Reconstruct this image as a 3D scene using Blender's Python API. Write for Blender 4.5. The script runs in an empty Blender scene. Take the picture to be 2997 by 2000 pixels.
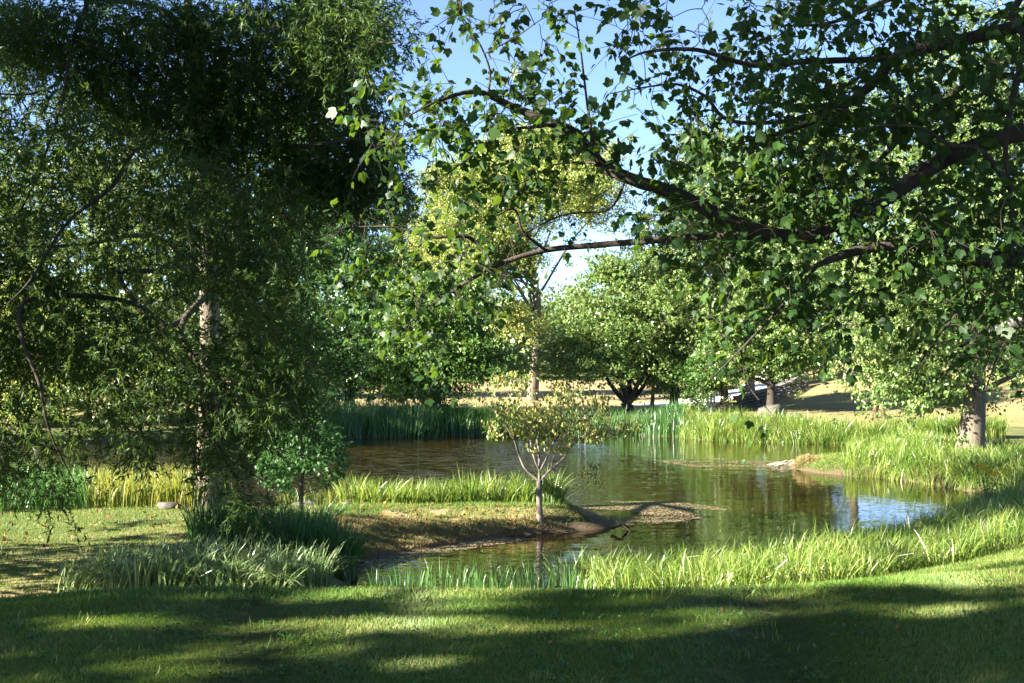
import bpy, math, random
import numpy as np
from mathutils import Vector, Matrix

R = np.random.default_rng(7)
random.seed(7)
PI = math.pi
scene = bpy.context.scene

# ---------------------------------------------------------------- camera, sky, sun, exposure
F, CX, HZ, EYE = 2546.0, 1175.0, 850.0, 1.65      # focal length and horizon measured on a 2350 wide print
cam_d = bpy.data.cameras.new("camera")
cam = bpy.data.objects.new("camera", cam_d)
scene.collection.objects.link(cam)
cam_d.sensor_width = 36.0
cam_d.lens = F / 2350 * 36.0
cam_d.shift_y = 66 / 2350
cam_d.clip_start, cam_d.clip_end = 0.1, 3000
cam.location = (0, 0, EYE)
cam.rotation_euler = (PI / 2, 0, 0)
scene.camera = cam

SUN_EL, SUN_BACK = math.radians(25), math.radians(22)   # low sun from the left and a little behind
SD = np.array([-math.cos(SUN_BACK) * math.cos(SUN_EL), -math.sin(SUN_BACK) * math.cos(SUN_EL), math.sin(SUN_EL)])
world = bpy.data.worlds.new("World")
scene.world = world
world.use_nodes = True
wn = world.node_tree
sky = wn.nodes.new("ShaderNodeTexSky")
sky.sky_type = 'NISHITA'
sky.sun_disc = False
sky.sun_elevation = SUN_EL
sky.sun_rotation = math.atan2(SD[0], SD[1])
sky.air_density, sky.dust_density, sky.ozone_density = 0.5, 0.3, 1.2
sky.altitude = 1500
wn.nodes["Background"].inputs["Strength"].default_value = 0.06
wn.links.new(sky.outputs[0], wn.nodes["Background"].inputs["Color"])
sun_d = bpy.data.lights.new("sun", 'SUN')
sun_d.energy, sun_d.angle, sun_d.color = 5.0, math.radians(0.5), (1.0, 0.92, 0.77)
sun = bpy.data.objects.new("sun", sun_d)
scene.collection.objects.link(sun)
sun.rotation_euler = Vector(-SD).to_track_quat('-Z', 'Y').to_euler()
vs = scene.view_settings
vs.view_transform, vs.look, vs.gamma, vs.use_curve_mapping = 'Standard', 'None', 1.0, False
vs.exposure = 3.15
try:
    scene.cycles.max_bounces = 8
    scene.cycles.transmission_bounces = 4
    scene.cycles.diffuse_bounces = 4
except Exception:
    pass

# ---------------------------------------------------------------- helpers
WZ = -1.95                                           # pond level; the lawn by the camera is at 0


def U(px, py, z=WZ):
    y = F * (EYE - z) / (py - HZ)
    return ((px - CX) * y / F, y)


def V(px, py, y):
    return ((px - CX) * y / F, y, EYE - (py - HZ) * y / F)


def link(o, parent=None):
    scene.collection.objects.link(o)
    if parent is not None:
        o.parent = parent
    return o


def tag(o, label=None, cat=None, group=None, kind=None):
    if label: o["label"] = label
    if cat: o["category"] = cat
    if group: o["group"] = group
    if kind: o["kind"] = kind
    return o


def thing(name, label, cat, loc, group=None):
    o = bpy.data.objects.new(name, None)
    o.location = loc
    o.empty_display_size = 0.2
    return tag(link(o), label, cat, group)


def raw_mesh(name, verts, faces, mat, smooth=False):
    """faces: list of int arrays (n,k)"""
    me = bpy.data.meshes.new(name)
    verts = np.asarray(verts, dtype=np.float32)
    me.vertices.add(len(verts))
    me.vertices.foreach_set("co", verts.ravel())
    faces = [np.asarray(f, dtype=np.int32) for f in faces if len(f)]
    nl = sum(f.size for f in faces)
    npoly = sum(len(f) for f in faces)
    me.loops.add(nl)
    me.polygons.add(npoly)
    me.loops.foreach_set("vertex_index", np.concatenate([f.ravel() for f in faces]))
    tot = np.concatenate([np.full(len(f), f.shape[1], dtype=np.int32) for f in faces])
    st = np.concatenate([[0], np.cumsum(tot)[:-1]]).astype(np.int32)
    me.polygons.foreach_set("loop_start", st)
    me.polygons.foreach_set("loop_total", tot)
    me.polygons.foreach_set("use_smooth", np.full(npoly, smooth, dtype=bool))
    me.update(calc_edges=True)
    if mat: me.materials.append(mat)
    return me


def mesh_obj(name, verts, faces, mat, parent=None, smooth=False):
    verts = np.asarray(verts, dtype=float)
    if parent is not None:
        verts = verts - np.array(parent.location)
        p = parent.parent
        while p is not None:
            verts = verts - np.array(p.location); p = p.parent
    return link(bpy.data.objects.new(name, raw_mesh(name, verts, faces, mat, smooth)), parent)


def norm(a):
    return a / np.maximum(np.linalg.norm(a, axis=-1, keepdims=True), 1e-9)


def in_poly(pts, poly):
    poly = np.asarray(poly, float)
    x, y = pts[:, 0], pts[:, 1]
    c = np.zeros(len(pts), bool)
    j = len(poly) - 1
    for i in range(len(poly)):
        xi, yi = poly[i]; xj, yj = poly[j]
        m = ((yi > y) != (yj > y)) & (x < (xj - xi) * (y - yi) / (yj - yi + 1e-12) + xi)
        c ^= m
        j = i
    return c


def line_dist(pts, line, closed=False):
    line = np.asarray(line, float)
    d = np.full(len(pts), 1e9)
    n = len(line)
    for i in range(n if closed else n - 1):
        a, b = line[i], line[(i + 1) % n]
        ab = b - a
        t = np.clip(((pts - a) @ ab) / (ab @ ab), 0, 1)
        d = np.minimum(d, np.linalg.norm(pts - (a + t[:, None] * ab), axis=1))
    return d


def sample_poly(poly, n, rng):
    poly = np.asarray(poly, float)
    lo, hi = poly.min(0), poly.max(0)
    out = np.zeros((0, 2))
    while len(out) < n:
        p = lo + rng.random((n * 2, 2)) * (hi - lo)
        out = np.vstack([out, p[in_poly(p, poly)]])
    return out[:n]


def sstep(x, a, b):
    t = np.clip((x - a) / (b - a), 0, 1)
    return t * t * (3 - 2 * t)


_ng = np.random.default_rng(99).random((256, 256))


def vnoise(x, y):
    xi, yi = np.floor(x).astype(int), np.floor(y).astype(int)
    fx, fy = x - xi, y - yi
    fx, fy = fx * fx * (3 - 2 * fx), fy * fy * (3 - 2 * fy)
    g = lambda a, b: _ng[a % 256, b % 256]
    return (g(xi, yi) * (1 - fx) + g(xi + 1, yi) * fx) * (1 - fy) + (g(xi, yi + 1) * (1 - fx) + g(xi + 1, yi + 1) * fx) * fy


def fbm(x, y, o=3):
    s, a, t = 0, 1.0, 0
    for k in range(o):
        s = s + a * vnoise(x * 2 ** k + 17 * k, y * 2 ** k + 31 * k); t += a; a *= 0.5
    return s / t


# ---------------------------------------------------------------- materials
def new_mat(name):
    m = bpy.data.materials.new(name)
    m.use_nodes = True
    nt = m.node_tree
    b = nt.nodes["Principled BSDF"]
    return m, nt, b


def ramp(nt, fac, stops):
    r = nt.nodes.new("ShaderNodeValToRGB")
    els = r.color_ramp.elements
    while len(els) < len(stops): els.new(0.5)
    for e, (p, c) in zip(els, stops):
        e.position = p; e.color = (*c, 1)
    nt.links.new(fac, r.inputs[0])
    return r.outputs[0]


def noise(nt, scale, detail=3, vec=None, rough=0.55):
    n = nt.nodes.new("ShaderNodeTexNoise")
    n.inputs["Scale"].default_value = scale
    n.inputs["Detail"].default_value = detail
    n.inputs["Roughness"].default_value = rough
    if vec is None:
        g = nt.nodes.new("ShaderNodeNewGeometry"); vec = g.outputs["Position"]
    nt.links.new(vec, n.inputs["Vector"])
    return n.outputs[0]


def scaled_pos(nt, s):
    g = nt.nodes.new("ShaderNodeNewGeometry")
    v = nt.nodes.new("ShaderNodeVectorMath"); v.operation = 'MULTIPLY'
    nt.links.new(g.outputs["Position"], v.inputs[0]); v.inputs[1].default_value = s
    return v.outputs[0]


def mixc(nt, fac, a, b):
    m = nt.nodes.new("ShaderNodeMix"); m.data_type = 'RGBA'
    if isinstance(fac, (int, float)): m.inputs[0].default_value = fac
    else: nt.links.new(fac, m.inputs[0])
    for s, v in ((6, a), (7, b)):
        if isinstance(v, tuple): m.inputs[s].default_value = (*v, 1)
        else: nt.links.new(v, m.inputs[s])
    return m.outputs[2]


def leaf_mat(name, cols, trans=0.35, tcol=(0.25, 0.35, 0.03), rough=0.42, clump=0.35, spec=0.5):
    """cols: three leaf colours, picked per leaf; a slow noise shifts whole sprays"""
    m, nt, b = new_mat(name)
    g = nt.nodes.new("ShaderNodeNewGeometry")
    n = noise(nt, clump, 3)
    add = nt.nodes.new("ShaderNodeMath"); add.operation = 'MULTIPLY_ADD'
    nt.links.new(g.outputs["Random Per Island"], add.inputs[0]); add.inputs[1].default_value = 0.6
    sub = nt.nodes.new("ShaderNodeMath"); sub.operation = 'MULTIPLY_ADD'
    nt.links.new(n, sub.inputs[0]); sub.inputs[1].default_value = 1.1; sub.inputs[2].default_value = -0.35
    nt.links.new(sub.outputs[0], add.inputs[2])
    c = ramp(nt, add.outputs[0], [(0.1, cols[0]), (0.5, cols[1]), (0.9, cols[2])])
    nt.links.new(c, b.inputs["Base Color"])
    b.inputs["Roughness"].default_value = rough
    b.inputs["Specular IOR Level"].default_value = spec
    t = nt.nodes.new("ShaderNodeBsdfTranslucent")
    nt.links.new(mixc(nt, 0.5, c, tcol), t.inputs["Color"])
    mx = nt.nodes.new("ShaderNodeMixShader"); mx.inputs[0].default_value = trans
    nt.links.new(b.outputs[0], mx.inputs[1]); nt.links.new(t.outputs[0], mx.inputs[2])
    nt.links.new(mx.outputs[0], nt.nodes["Material Output"].inputs["Surface"])
    return m


def bark_mat(name, c1, c2, scale=6, bump=0.6):
    m, nt, b = new_mat(name)
    n = noise(nt, 1.0, 5, scaled_pos(nt, (scale * 2.2, scale * 2.2, scale * 0.35)), 0.65)
    n2 = noise(nt, 1.3, 2)
    c = ramp(nt, n, [(0.33, c1), (0.62, c2)])
    c = mixc(nt, n2, c, c2)
    nt.links.new(c, b.inputs["Base Color"])
    b.inputs["Roughness"].default_value = 0.9
    b.inputs["Specular IOR Level"].default_value = 0.2
    bp = nt.nodes.new("ShaderNodeBump"); bp.inputs["Strength"].default_value = bump; bp.inputs["Distance"].default_value = 0.03
    nt.links.new(n, bp.inputs["Height"]); nt.links.new(bp.outputs[0], b.inputs["Normal"])
    return m


def flat_mat(name, c1, c2, scale=8, rough=0.8, bump=0.3):
    m, nt, b = new_mat(name)
    n = noise(nt, scale, 5, None, 0.65)
    nt.links.new(ramp(nt, n, [(0.3, c1), (0.7, c2)]), b.inputs["Base Color"])
    b.inputs["Roughness"].default_value = rough
    b.inputs["Specular IOR Level"].default_value = 0.25
    bp = nt.nodes.new("ShaderNodeBump"); bp.inputs["Strength"].default_value = bump; bp.inputs["Distance"].default_value = 0.03
    nt.links.new(n, bp.inputs["Height"]); nt.links.new(bp.outputs[0], b.inputs["Normal"])
    return m


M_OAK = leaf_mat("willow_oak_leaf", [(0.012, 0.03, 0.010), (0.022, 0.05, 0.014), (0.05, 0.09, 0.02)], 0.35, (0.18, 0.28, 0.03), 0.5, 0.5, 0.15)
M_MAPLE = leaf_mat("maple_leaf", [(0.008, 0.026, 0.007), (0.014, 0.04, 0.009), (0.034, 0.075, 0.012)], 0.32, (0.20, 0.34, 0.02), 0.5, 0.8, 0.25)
M_GUM = leaf_mat("sapling_leaf", [(0.018, 0.06, 0.016), (0.03, 0.09, 0.022), (0.06, 0.13, 0.035)], 0.3, (0.12, 0.28, 0.04), 0.45, 0.8, 0.3)
M_DOG = leaf_mat("dogwood_leaf", [(0.055, 0.10, 0.02), (0.14, 0.19, 0.035), (0.30, 0.22, 0.07)], 0.3, (0.4, 0.36, 0.06), 0.45, 2.0)
M_DARK = leaf_mat("dark_tree_leaf", [(0.016, 0.045, 0.02), (0.03, 0.075, 0.025), (0.06, 0.12, 0.03)], 0.3, (0.12, 0.28, 0.04), 0.4, 0.25)
M_MID = leaf_mat("green_tree_leaf", [(0.026, 0.07, 0.014), (0.055, 0.12, 0.022), (0.11, 0.17, 0.035)], 0.3, (0.2, 0.32, 0.05), 0.42, 0.25, 0.4)
M_PALE = leaf_mat("pale_tree_leaf", [(0.05, 0.10, 0.026), (0.10, 0.165, 0.042), (0.19, 0.24, 0.075)], 0.35, (0.28, 0.36, 0.08), 0.4, 0.25, 0.4)
M_YEL = leaf_mat("tulip_tree_leaf", [(0.10, 0.16, 0.035), (0.20, 0.25, 0.055), (0.31, 0.31, 0.09)], 0.4, (0.36, 0.42, 0.08), 0.45, 0.2)
M_FAR = leaf_mat("hazed_woodland_leaf", [(0.045, 0.085, 0.04), (0.085, 0.13, 0.05), (0.15, 0.18, 0.06)], 0.25, (0.2, 0.3, 0.08), 0.5, 0.06)  # paler, greyer leaves: distance haze put into the colour
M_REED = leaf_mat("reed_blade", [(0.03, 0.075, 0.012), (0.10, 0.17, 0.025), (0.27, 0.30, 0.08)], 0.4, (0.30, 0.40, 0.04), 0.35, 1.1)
M_REEDD = leaf_mat("dark_shaded_blade", [(0.025, 0.075, 0.022), (0.045, 0.115, 0.03), (0.09, 0.16, 0.04)], 0.35, (0.12, 0.3, 0.03), 0.35, 0.5)  # dark green; also carries the shade on far cattails and left reeds
M_REEDY = leaf_mat("yellowing_backlit_blade", [(0.05, 0.09, 0.016), (0.13, 0.17, 0.025), (0.26, 0.20, 0.06)], 0.42, (0.36, 0.38, 0.04), 0.4, 1.6)  # yellowing tone; also stands in for backlight on the yellow reeds
M_PALEG = leaf_mat("pale_grass_blade", [(0.06, 0.12, 0.035), (0.13, 0.20, 0.07), (0.27, 0.32, 0.16)], 0.3, (0.25, 0.34, 0.1), 0.3, 1.0)
M_DRYB = leaf_mat("dry_blade", [(0.16, 0.12, 0.05), (0.26, 0.19, 0.09), (0.34, 0.27, 0.14)], 0.2, (0.35, 0.28, 0.1), 0.6, 1.0, 0.2)
M_LAWNB = leaf_mat("lawn_blade", [(0.04, 0.095, 0.012), (0.075, 0.145, 0.018), (0.24, 0.22, 0.07)], 0.35, (0.16, 0.27, 0.03), 0.5, 0.55, 0.3)
M_FALLEN = leaf_mat("fallen_leaf", [(0.06, 0.035, 0.02), (0.12, 0.06, 0.025), (0.34, 0.12, 0.03)], 0.1, (0.4, 0.15, 0.03), 0.7, 3, 0.2)
M_SCUM = leaf_mat("floating_fleck", [(0.05, 0.065, 0.02), (0.13, 0.12, 0.06), (0.30, 0.20, 0.13)], 0.0, (0.3, 0.3, 0.1), 0.6, 0.8, 0.3)
M_GOLD = leaf_mat("goldenrod_flower", [(0.5, 0.32, 0.02), (0.65, 0.45, 0.03), (0.7, 0.5, 0.06)], 0.2, (0.6, 0.4, 0.03), 0.7, 3, 0.2)
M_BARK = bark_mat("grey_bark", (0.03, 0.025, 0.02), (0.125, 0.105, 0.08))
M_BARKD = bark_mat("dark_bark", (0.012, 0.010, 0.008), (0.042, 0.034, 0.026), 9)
M_BARKL = bark_mat("pale_bark", (0.06, 0.05, 0.04), (0.16, 0.14, 0.115), 12, 0.35)
M_DEAD = bark_mat("weathered_wood", (0.10, 0.09, 0.075), (0.30, 0.27, 0.22), 14, 0.3)
M_ROCK = flat_mat("grey_rock", (0.03, 0.028, 0.026), (0.11, 0.10, 0.085), 5, 0.9, 0.6)
M_WALL = flat_mat("dark_field_stone", (0.05, 0.046, 0.04), (0.16, 0.145, 0.12), 4, 0.9, 0.6)
M_WOODD = flat_mat("dark_rail_wood", (0.03, 0.026, 0.022), (0.07, 0.06, 0.05), 10)
M_BROWN = flat_mat("dark_brown_surface", (0.05, 0.025, 0.018), (0.10, 0.05, 0.035), 12)
M_WHITE = flat_mat("pale_board", (0.55, 0.56, 0.56), (0.75, 0.75, 0.74), 6, 0.7, 0.1)
M_GRAVEL = flat_mat("gravel_drive", (0.42, 0.40, 0.37), (0.60, 0.58, 0.54), 3, 0.9, 0.2)

# ---------------------------------------------------------------- the pond outline and the ground
POND = [U(790, 1345), U(900, 1400), U(1000, 1388), U(1200, 1380), U(1400, 1370), U(1750, 1330), U(2000, 1290), U(2180, 1225),
        U(2290, 1165), U(2300, 1140), U(2230, 1128), U(2120, 1108), U(2030, 1097), U(1950, 1092), U(1880, 1086), U(1830, 1078), U(1838, 1068),
        U(1900, 1064), U(1960, 1054), U(2020, 1040), U(2090, 1032), U(2060, 1022), U(1960, 1019), U(1800, 1016), U(1680, 1012), U(1620, 1011), U(1560, 1003),
        U(1450, 998), U(1300, 996), U(1100, 999), U(950, 1003), U(780, 1007), U(560, 1012), U(300, 1016), U(-100, 1030),
        U(-300, 1080), U(-150, 1150), U(100, 1160), U(300, 1160), (-6.6, 28.6), U(650, 1180), U(800, 1178), U(1000, 1182), U(1150, 1186), U(1270, 1190), U(1360, 1196), U(1410, 1202), U(1420, 1207),
        U(1380, 1213), U(1290, 1220), U(1180, 1229), U(1060, 1245), U(960, 1262), U(880, 1274), U(820, 1292), U(790, 1315)]
POND = np.array(POND)
TOE = np.array([(-120, 12), (-30, 13.5), (-9, 15.0), (-5.5, 16.5), (-3, 17.0), (0.2, 16.8), (1.8, 17.3), (6, 20.8), (12.4, 27.4), (20, 31.5), (45, 40), (160, 60)], float)


def ground(x, y):
    x = np.atleast_1d(np.asarray(x, float)); y = np.atleast_1d(np.asarray(y, float))
    p = np.stack([x, y], 1)
    toe_y = np.interp(x, TOE[:, 0], TOE[:, 1])
    d = line_dist(p, TOE) * np.where(y < toe_y, 1, -1)
    near = np.interp(d, [0, 3.0, 8.3, 9.6, 14, 60], [-1.6, -1.42, -0.06, 0.0, 0.02, 0.3])
    far = np.interp(y, [0, 56, 60, 66, 90, 150, 220, 420, 700], [-1.52, -1.52, -1.45, -1.0, -0.62, -0.1, 2.0, 16, 40])
    hx = x - 0.22 * (y - 70)
    far = far + 4.2 * sstep(hx, 8, 44) * sstep(y, 60, 92) + 0.10 * (fbm(x * 0.12, y * 0.12) - 0.5) * sstep(y, 60, 75)
    base = np.where(d > 0, near, far)
    base = base + (fbm(x * 0.35 + 5, y * 0.35) - 0.5) * 0.10 * sstep(y, 10, 14)
    pen = np.exp(-((x + 1.5) / 6.0) ** 2 - ((y - 25) / 2.5) ** 2)
    base = base + 0.05 * pen
    s = line_dist(p, POND, True) * np.where(in_poly(p, POND), -1, 1)
    s = s + (fbm(x * 1.3, y * 1.3) - 0.5) * 0.35
    w = np.where(y > 45, 1.6, np.where((x < 3.6) & (y > 18), 2.3 - 1.5 * sstep(x, -2.2, 0.6), 0.8))
    up = WZ + 0.03 + (base - WZ - 0.03) * np.clip((s + .05) / w, 0, 1) ** 0.9
    dn = WZ + 0.03 + np.maximum(s * 0.5, -0.9)
    z = np.where(s > 0, up, dn)
    return np.where(s > 2.5, base, z)


def gz(x, y):
    return float(ground(x, y)[0])


def axis(parts):
    out = []
    for a, b, s in parts:
        out.append(np.arange(a, b, s))
    return np.unique(np.round(np.concatenate(out), 4))


gx = axis([(-420, -100, 20), (-100, -40, 4), (-40, -16, 0.8), (-16, 16, 0.25), (16, 50, 0.7), (50, 120, 4), (120, 440, 20)])
gy = axis([(-60, 0, 4), (0, 5, 1), (5, 32, 0.22), (32, 70, 0.5), (70, 120, 1.2), (120, 260, 6), (260, 720, 20)])
GX, GY = np.meshgrid(gx, gy)
gv = np.stack([GX.ravel(), GY.ravel(), ground(GX.ravel(), GY.ravel())], 1)
nx, ny = len(gx), len(gy)
ii = (np.arange(ny - 1)[:, None] * nx + np.arange(nx - 1)[None, :]).ravel()
gf = np.stack([ii, ii + 1, ii + nx + 1, ii + nx], 1)

m, nt, b = new_mat("ground")
at = nt.nodes.new("ShaderNodeAttribute"); at.attribute_name = "dry"
n1 = noise(nt, 0.5, 4); n2 = noise(nt, 9, 5, None, 0.7); n3 = noise(nt, 45, 3)
green = ramp(nt, n2, [(0.3, (0.022, 0.040, 0.010)), (0.7, (0.07, 0.105, 0.022))])
dry = ramp(nt, n2, [(0.3, (0.17, 0.125, 0.06)), (0.7, (0.36, 0.28, 0.15))])
mm = nt.nodes.new("ShaderNodeMath"); mm.operation = 'MULTIPLY_ADD'
nt.links.new(n1, mm.inputs[0]); mm.inputs[1].default_value = 0.8; mm.inputs[2].default_value = -0.4
ad = nt.nodes.new("ShaderNodeMath"); ad.operation = 'ADD'; ad.use_clamp = True
nt.links.new(at.outputs["Fac"], ad.inputs[0]); nt.links.new(mm.outputs[0], ad.inputs[1])
c = mixc(nt, ad.outputs[0], green, dry)
at2 = nt.nodes.new("ShaderNodeAttribute"); at2.attribute_name = "soil"
soil = ramp(nt, n3, [(0.3, (0.03, 0.022, 0.014)), (0.7, (0.11, 0.08, 0.05))])
c = mixc(nt, at2.outputs["Fac"], c, soil)
nt.links.new(c, b.inputs["Base Color"]); b.inputs["Roughness"].default_value = 0.95; b.inputs["Specular IOR Level"].default_value = 0.1
bp = nt.nodes.new("ShaderNodeBump"); bp.inputs["Strength"].default_value = 0.7; bp.inputs["Distance"].default_value = 0.04
nt.links.new(n2, bp.inputs["Height"]); nt.links.new(bp.outputs[0], b.inputs["Normal"])
M_GROUND = m

ground_o = mesh_obj("ground", gv, [gf], M_GROUND, smooth=True)
tag(ground_o, kind="structure")
pp = gv[:, :2]
sd = line_dist(pp, POND, True) * np.where(in_poly(pp, POND), -1, 1)
px_, py_ = pp[:, 0], pp[:, 1]


def dryness(x, y):
    d = 0.18 + 0.75 * sstep(y, 62, 72)
    d = np.where(y > 158, 0.05, d)
    d = np.where((y > 60) & (y < 158) & (x - 0.22 * (y - 70) > 12), 0.60, d)
    pen = (y > 19) & (y < 30) & (x < 3.5)
    d = np.where(pen, 0.28 + 0.45 * sstep(x, -7, -3), d)
    d = np.where((y > 14) & (y <= 20) & (x < -5), 0.62, d)
    return d


def soilness(x, y, s):
    k = sstep(s, 1.3, 0.2)
    pen = (y > 18) & (y < 26.5) & (x < 3.2) & (x > -4)
    return np.where(pen, 0.85 * sstep(s, 0.7, 0.1), 0.9 * sstep(s, 0.9, 0.2))


for nm, arr in (("dry", dryness(px_, py_)), ("soil", soilness(px_, py_, sd))):
    a = ground_o.data.attributes.new(nm, 'FLOAT', 'POINT')
    a.data.foreach_set("value", arr.astype(np.float32))

# water
m, nt, b = new_mat("pond_water")
b.inputs["Base Color"].default_value = (0.014, 0.008, 0.002, 1)
b.inputs["Roughness"].default_value = 0.03
b.inputs["IOR"].default_value = 1.5
brz = nt.nodes.new("ShaderNodeAttribute"); brz.attribute_name = "breeze"


def ripple(sc):
    n = nt.nodes.new("ShaderNodeTexNoise"); n.inputs["Scale"].default_value = 1.0; n.inputs["Detail"].default_value = 3
    nt.links.new(scaled_pos(nt, sc), n.inputs["Vector"])
    v = nt.nodes.new("ShaderNodeVectorMath"); v.operation = 'SUBTRACT'
    nt.links.new(n.outputs["Color"], v.inputs[0]); v.inputs[1].default_value = (.5, .5, .5)
    return v.outputs[0]


va = nt.nodes.new("ShaderNodeVectorMath"); va.operation = 'ADD'
nt.links.new(ripple((5.0, 14.0, 1)), va.inputs[0]); nt.links.new(ripple((1.6, 5.0, 1)), va.inputs[1])
vsc = nt.nodes.new("ShaderNodeVectorMath"); vsc.operation = 'SCALE'
nt.links.new(va.outputs[0], vsc.inputs[0]); nt.links.new(brz.outputs["Fac"], vsc.inputs["Scale"])
vm = nt.nodes.new("ShaderNodeVectorMath"); vm.operation = 'MULTIPLY_ADD'
nt.links.new(vsc.outputs[0], vm.inputs[0]); vm.inputs[1].default_value = (.6, 1, 0); vm.inputs[2].default_value = (0, 0, 1)
vn = nt.nodes.new("ShaderNodeVectorMath"); vn.operation = 'NORMALIZE'
nt.links.new(vm.outputs[0], vn.inputs[0]); nt.links.new(vn.outputs[0], b.inputs["Normal"])
wx = np.linspace(-60, 45, 106); wy = np.linspace(14, 72, 117)
WX, WY = np.meshgrid(wx, wy)
wv = np.stack([WX.ravel(), WY.ravel(), np.full(WX.size, WZ)], 1)
jj = (np.arange(len(wy) - 1)[:, None] * len(wx) + np.arange(len(wx) - 1)[None, :]).ravel()
wf = np.stack([jj, jj + 1, jj + len(wx) + 1, jj + len(wx)], 1)
mid = wv[wf].mean(1)
near_pond = line_dist(mid[:, :2], POND, True) < 2.2
wf = wf[near_pond | in_poly(mid[:, :2], POND)]
water = mesh_obj("pond_water", wv, [wf], m)
tag(water, kind="structure")
X_, Y_ = wv[:, 0], wv[:, 1]
br = 0.055 + 0.16 * sstep(Y_, 25, 20) + 1.1 * sstep(Y_, 26, 33) * sstep(Y_, 60, 50) * sstep(X_, 5.5, -1) * (.4 + 1.1 * fbm(X_ * .12, Y_ * .2)) + 0.04 * sstep(Y_, 30, 40)
a = water.data.attributes.new("breeze", 'FLOAT', 'POINT'); a.data.foreach_set("value", br.astype(np.float32))

# gravel drive on the far side
RO = np.array([(V(1500, 930, 76)[0], 76), (V(1600, 920, 82)[0], 82), (V(1680, 905, 92)[0], 92), (V(1745, 893, 110)[0], 110), (V(1775, 885, 140)[0], 140), (V(1760, 885, 190)[0], 190)])
tt = np.linspace(0, 1, 80)
rx = np.interp(tt, np.linspace(0, 1, 6), RO[:, 0]); ry = np.interp(tt, np.linspace(0, 1, 6), RO[:, 1])
dirs = norm(np.stack([np.gradient(rx), np.gradient(ry)], 1)); sidev = np.stack([-dirs[:, 1], dirs[:, 0]], 1)
rv = []
for o_ in np.linspace(-2.6, 2.6, 5):
    q = np.stack([rx, ry], 1) + sidev * o_
    rv.append(np.column_stack([q, ground(q[:, 0], q[:, 1]) + 0.05]))
rv = np.stack(rv, 1).reshape(-1, 3)
rf = [(i * 5 + j, i * 5 + j + 1, (i + 1) * 5 + j + 1, (i + 1) * 5 + j) for i in range(79) for j in range(4)]
tag(mesh_obj("road", rv, [np.array(rf)], M_GRAVEL, smooth=True), kind="structure")


# ---------------------------------------------------------------- tubes and leaves
def tube_mesh(curves, sides=6, jitter=0.0, rng=R):
    vs_, fs_ = [], []
    off = 0
    ang = np.arange(sides) / sides * 2 * PI
    ca, sa = np.cos(ang), np.sin(ang)
    for pts, rad in curves:
        pts = np.asarray(pts, float); rad = np.asarray(rad, float)
        n = len(pts)
        if n < 2: continue
        t = norm(np.gradient(pts, axis=0))
        ref = np.array([0.31, 0.95, 0.05]) if abs(t[0] @ np.array([0.31, 0.95, 0.05])) < 0.9 else np.array([1.0, 0, 0])
        u = norm(np.cross(t, ref)); v = np.cross(t, u)
        r = rad[:, None] * (1 + (rng.random((n, sides)) - 0.5) * jitter)
        ring = pts[:, None, :] + r[:, :, None] * (ca[None, :, None] * u[:, None, :] + sa[None, :, None] * v[:, None, :])
        vs_.append(ring.reshape(-1, 3))
        i = np.arange(n - 1)[:, None] * sides; j = np.arange(sides)[None, :]; j2 = (j + 1) % sides
        fs_.append(np.stack([i + j, i + j2, i + sides + j2, i + sides + j], -1).reshape(-1, 4) + off)
        off += n * sides
    if not vs_: return np.zeros((0, 3)), []
    return np.vstack(vs_), [np.vstack(fs_)]


def smooth_path(pts, k=6):
    pts = np.asarray(pts, float)
    if len(pts) < 3:
        t = np.linspace(0, 1, k + 1)[:, None]
        return pts[0] * (1 - t) + pts[-1] * t
    out = []
    p = np.vstack([2 * pts[0] - pts[1], pts, 2 * pts[-1] - pts[-2]])
    for i in range(1, len(p) - 2):
        t = np.linspace(0, 1, k, endpoint=False)[:, None]
        a, b_, c_, d_ = p[i - 1], p[i], p[i + 1], p[i + 2]
        out.append(0.5 * ((2 * b_) + (-a + c_) * t + (2 * a - 5 * b_ + 4 * c_ - d_) * t ** 2 + (-a + 3 * b_ - 3 * c_ + d_) * t ** 3))
    return np.vstack(out + [pts[-1:]])


def frames(axis_, normal):
    a = norm(axis_)
    s = norm(np.cross(a, normal))
    n = np.cross(s, a)
    return a, s, n


def leaves(tv, tf, pos, axis_, normal, length, width, curl=None):
    """tv template verts (k,3): across, along, up; tf: list of faces (m,k)"""
    a, s, n = frames(axis_, normal)
    L = np.asarray(length)[:, None, None]; W = np.asarray(width)[:, None, None]
    v = pos[:, None, :] + W * tv[None, :, 0:1] * s[:, None, :] + L * tv[None, :, 1:2] * a[:, None, :] + L * tv[None, :, 2:3] * (1.0 if curl is None else curl[:, None, None]) * n[:, None, :]
    k = len(tv)
    off = (np.arange(len(pos)) * k)[:, None, None]
    fs = [(np.asarray(f)[None] + off).reshape(-1, np.asarray(f).shape[1]) for f in tf]
    return v.reshape(-1, 3), fs


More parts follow.
